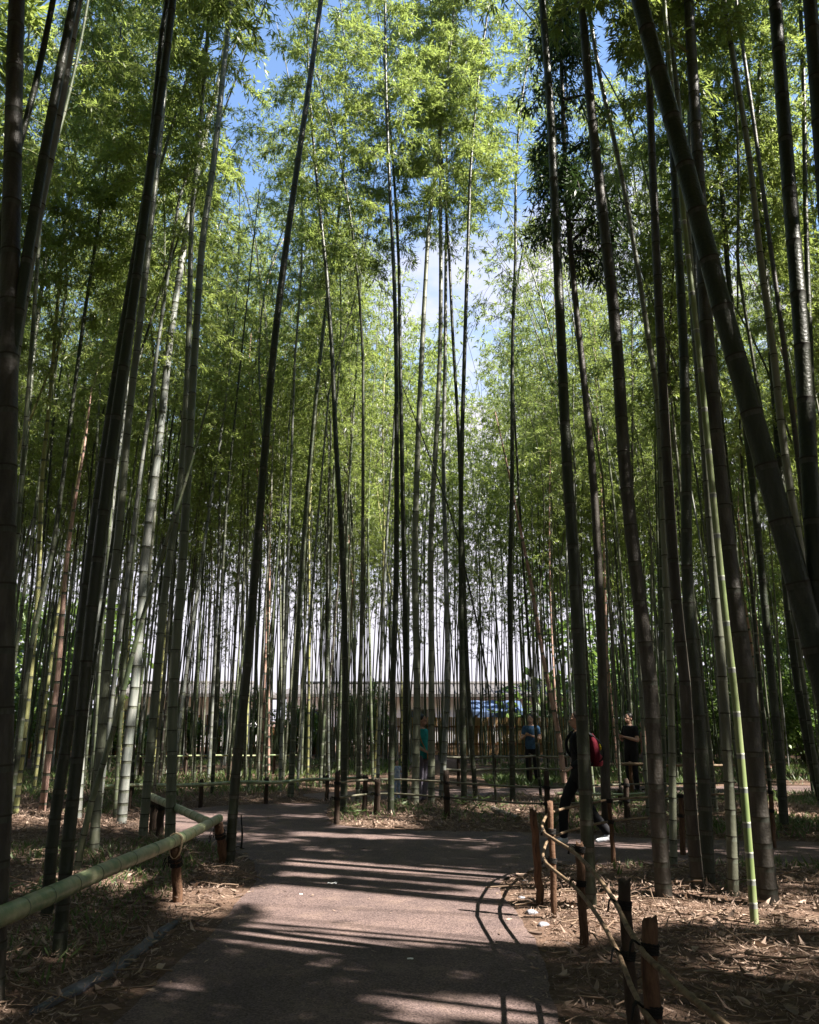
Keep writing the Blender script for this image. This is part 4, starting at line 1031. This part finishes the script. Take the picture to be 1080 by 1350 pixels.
def sections(b, rows, n=18):                        # (z, y, rx, ry) elliptical sections
    th = np.arange(n) * 2 * math.pi / n; rows = np.array(rows, float); z = rows[:, 0]; zz = np.linspace(z[0], z[-1], 4 * len(z)); R_ = np.stack([np.interp(zz, z, rows[:, i]) for i in range(4)], 1)
    for _ in range(2): R_[1:-1] = (R_[:-2] + 2 * R_[1:-1] + R_[2:]) / 4
    V = np.stack([R_[:, 2, None] * np.cos(th), R_[:, 1, None] + R_[:, 3, None] * np.sin(th), np.repeat(R_[:, 0, None], n, 1)], -1).reshape(-1, 3); k = len(R_)
    Q = [(i * n + j, i * n + (j + 1) % n, (i + 1) * n + (j + 1) % n, (i + 1) * n + j) for i in range(k - 1) for j in range(n)]
    V = np.vstack([V, [(0, R_[0, 1], R_[0, 0]), (0, R_[-1, 1], R_[-1, 0])]])
    b.add(V, Q, [(k * n, (j + 1) % n, j) for j in range(n)] + [(k * n + 1, (k - 1) * n + j, (k - 1) * n + (j + 1) % n) for j in range(n)])
def fuse(b, name, m_, parent, vox, sm=3):
    o = b.obj(name, m_, parent, True); q = o.modifiers.new('r', 'REMESH'); q.mode = 'VOXEL'; q.voxel_size = vox; q.use_smooth_shade = True
    t = o.modifiers.new('s', 'SMOOTH'); t.iterations = sm; t.factor = .5
    bpy.context.view_layer.update(); dg = bpy.context.evaluated_depsgraph_get(); me = bpy.data.meshes.new_from_object(o.evaluated_get(dg)); o.modifiers.clear(); o.data = me
    me.materials.clear(); me.materials.append(m_); me.polygons.foreach_set('use_smooth', np.ones(len(me.polygons), bool)); me.polygons.foreach_set('material_index', np.zeros(len(me.polygons), np.int32))
    return o
def person(loc, face, label, top, legs, skin, hgt=1.0, elbows=None, hands=None, knees=None, ankles=None, long_hair=False, female=False, shoe=None, vox=.009, lean=0., sleeve=.6):
    root = empty('person', loc, math.radians(face), label=label, cat='person'); root.scale = (hgt,) * 3
    sw = .155 if female else .172
    S_ = [np.array([-sw, .0 - lean, 1.385]), np.array([sw, .0 - lean, 1.385])]; H_ = [np.array([-.09, 0, .90]), np.array([.09, 0, .90])]
    elbows = [np.array(e, float) for e in (elbows or [(-.25, .03, 1.10), (.25, .03, 1.10)])]; hands = [np.array(e, float) for e in (hands or [(-.24, -.1, .86), (.24, -.1, .86)])]
    knees = [np.array(e, float) for e in (knees or [(-.10, -.02, .49), (.10, -.02, .49)])]; ankles = [np.array(e, float) for e in (ankles or [(-.10, .02, .075), (.10, .02, .075)])]
    b = MB(); hd = np.array([0, -lean * 1.3 - .02, 1.60])
    T0 = [(.86, 0, .12, .085), (.95, 0, .155, .105), (1.08, -lean * .3, .125 if female else .135, .09), (1.25, -lean * .7, .15, .105), (1.36, -lean, .165, .10), (1.44, -lean, .10, .07), (1.47, -lean, .06, .055)]
    sections(b, T0); limb(b, [(0, -lean + .01, 1.42), (0, -lean * 1.2 - .005, 1.53)], [.056, .052])
    sphere(b, hd + [0, .012, .025], (.074, .092, .098), 16, 12); sphere(b, hd + [0, -.03, -.045], (.056, .058, .062), 14, 10)
    sphere(b, hd + [0, -.098, -.015], (.012, .018, .022), 8, 6); sphere(b, hd + [0, -.082, -.055], (.026, .012, .010), 8, 6)
    for s in (-1, 1): sphere(b, hd + [s * .076, .01, -.01], (.010, .020, .032), 8, 6); sphere(b, hd + [s * .03, -.075, .022], (.020, .012, .006), 8, 5)
    for i, s in enumerate((-1, 1)):
        limb(b, [S_[i], elbows[i]], [.052, .040]); w = elbows[i] + (hands[i] - elbows[i]) * .98; limb(b, [elbows[i], elbows[i] + (w - elbows[i]) * .35, w], [.039, .038, .024])
        d = (hands[i] - elbows[i]); d /= np.linalg.norm(d); up = np.cross(d, [s, .2, .1]); up /= np.linalg.norm(up); sd_ = np.cross(d, up)
        limb(b, [w - sd_ * .012, w + d * .075 - sd_ * .018], [.018, .016]); limb(b, [w + sd_ * .012, w + d * .075 + sd_ * .018], [.018, .016]); limb(b, [w, w + d * .07], [.02, .017])
        for k, Lf in enumerate((.062, .074, .070, .055)):
            q = w + d * .075 + sd_ * (k - 1.5) * .0195; g = np.cross(sd_, d) * (1 if i else -1)
            limb(b, [q, q + d * Lf * .5 + g * .012, q + d * Lf * .8 + g * .032], [.0095, .0088, .0078], 8)
        q = w + d * .03 + sd_ * .026 * (-s); limb(b, [q, q + d * .03 - sd_ * s * .022, q + d * .055 - sd_ * s * .024], [.012, .0105, .009], 8)
        limb(b, [H_[i], knees[i]], [.078, .052]); limb(b, [knees[i], knees[i] + (ankles[i] - knees[i]) * .3 + [0, .012, 0], ankles[i]], [.051, .052, .034])
    fuse(b, 'body', skin, root, vox)
    b = MB(); T1 = [(z, y, rx + .016 + (.01 if z < 1.1 else 0), ry + .018) for z, y, rx, ry in T0[1:-1]]; sections(b, [(.86, 0, .17, .125)] + T1)
    for i in (0, 1):
        e = S_[i] + (elbows[i] - S_[i]) * min(1, sleeve + .0); pts = [S_[i] - [0, 0, .002], e] if sleeve < 1 else [S_[i], elbows[i], elbows[i] + (hands[i] - elbows[i]) * .85]
        limb(b, pts, [.060, .050] if sleeve < 1 else [.060, .050, .038])
    fuse(b, 'shirt', top, root, .012, 2)
    b = MB(); sections(b, [(.80, 0, .12, .10), (.88, 0, .165, .118), (.98, 0, .15, .112)])
    for i in (0, 1): limb(b, [H_[i], knees[i], ankles[i] + [0, 0, .03]], [.096, .072, .058])
    fuse(b, 'trousers', legs, root, .012, 2)
    b = MB(); sphere(b, hd + [0, .028, .045], (.088, .095, .092), 16, 12)
    if long_hair: limb(b, [hd + [0, .07, .02], hd + [0, .095, -.10], hd + [0, .085, -.22]], [.07, .065, .04])
    else: sphere(b, hd + [0, .06, -.01], (.074, .052, .06), 14, 8)
    fuse(b, 'hair', M_hair, root, .01, 2)
    for s in (-1, 1):
        b = MB(); sphere(b, hd + [s * .03, -.083, .006], (.011, .006, .006), 8, 5); b.obj('eye', M_eye, root)
    b = MB(); sphere(b, hd + [0, -.094, -.055], (.020, .005, .006), 8, 5); b.obj('mouth', M_lip, root)
    for i in (0, 1):
        b = MB(); a = ankles[i]; dz = a[2] - .075; limb(b, [a + [0, .03, -.035], a + [0, -.06, -.042 - dz * .25], a + [0, -.15, -.052 - dz * .35]], [.038, .040, .028]); limb(b, [a + [0, 0, .01], a + [0, 0, -.03]], [.045, .042])
        fuse(b, 'shoe', shoe or M_black, root, .012, 1)
    return root
walk = dict(knees=[(-.10, -.20, .52), (.10, .06, .50)], ankles=[(-.10, -.24, .09), (.10, .30, .15)])
bp_ = P(770, 1115)
pa = person((bp_[0], bp_[1], 0), -84, 'person in black with a dark red backpack walking left along the path', M_black, M_black, M_skin2, 1.0, [(-.24, .12, 1.14), (.24, -.02, 1.12)], [(-.25, -.02, .92), (.24, -.20, 1.0)], shoe=M_shoe, sleeve=1.0, vox=.008, **walk)
def backpack(per_loc, face, hgt=1.0):
    root = empty('backpack', per_loc, math.radians(face), label='dark red backpack with a pink pouch on the back of the walker in black', cat='backpack'); root.scale = (hgt,) * 3
    b = MB(); sections(b, [(1.0, .19, .10, .05), (1.04, .19, .135, .075), (1.2, .19, .145, .085), (1.36, .175, .125, .07), (1.43, .155, .075, .04)]); fuse(b, 'bag', M_redc, root, .012, 3)
    b = MB(); sections(b, [(1.0, .27, .07, .025), (1.03, .275, .09, .04), (1.13, .275, .085, .038), (1.16, .265, .06, .02)]); fuse(b, 'pouch', M_pink, root, .012, 2); b = MB(); [b.tube(curve(np.array([(x_, .12, 1.02), (x_, .285, 1.1), (x_, .28, 1.28), (x_, .15, 1.42)]), 14), .009, 6) for x_ in (-.1, .1)]; b.obj('strap', M_black, root)
    b = MB(); sphere(b, (.03, .28, 1.25), (.035, .02, .045)); b.obj('yellow_charm', M_yel, root)
    for s in (-1, 1): MB().tube(curve(np.array([(s * .09, .16, 1.40), (s * .10, .0, 1.475), (s * .11, -.135, 1.34), (s * .14, -.115, 1.18), (s * .16, .10, 1.04)]), 16), .02, 8).obj('strap', M_black, root)
backpack((bp_[0], bp_[1], 0), -84)
phone_arms = dict(elbows=[(-.24, -.02, 1.12), (.24, -.02, 1.12)], hands=[(-.07, -.27, 1.20), (.07, -.27, 1.20)])
person((5.20, 20.0, 0), -60, 'person in a black shirt and dark trousers with both forearms raised in front', M_black, M_black, M_skin, 1.03, sleeve=.6, **phone_arms)
person((5.62, 20.25, 0), -120, 'person with long dark hair in a reddish top standing close beside the one in black', M_print, M_grey, M_skin, .95, [(-.25, -.04, 1.12), (.25, .02, 1.13)], [(-.12, -.24, 1.26), (.10, .05, .98)], long_hair=True, female=True, sleeve=.5)
person((3.20, 22.3, 0), -25, 'person in a blue shirt looking down at something held in both hands', M_blue, M_black, M_skin, 1.02, sleeve=.55, **phone_arms)
te = person((.245, 17.15, 0), 60, 'person in a teal shirt and grey trousers half hidden by a thick culm', M_teal, M_grey, M_skin2, 1.0, [(-.24, 0, 1.12), (.25, .02, 1.12)], [(-.20, -.22, 1.0), (.16, -.20, 1.02)], long_hair=False, sleeve=.6)
hb = empty('shoulder_bag', (.245, 17.15, 0), math.radians(60), label='tan bag at the waist of the person in teal', cat='bag'); b = MB(); sections(b, [(.84, -.21, .10, .045), (.87, -.21, .13, .055), (1.0, -.20, .12, .05), (1.04, -.20, .09, .03)]); fuse(b, 'bag', M_tan, hb, .012, 2)
MB().tube(curve(np.array([(-.12, -.18, 1.0), (-.17, -.08, 1.22), (-.13, 0, 1.47), (.02, .135, 1.3), (.16, .06, 1.08), (.12, -.17, 1.0)]), 24), .011, 6).obj('strap', M_tan, hb)
person((-.27, 18.25, 0), 30, 'toddler in pale blue and white clothes beside the person in teal', M_white, M_white, M_skin, .46, long_hair=False, shoe=M_white, vox=.012, sleeve=1.0)
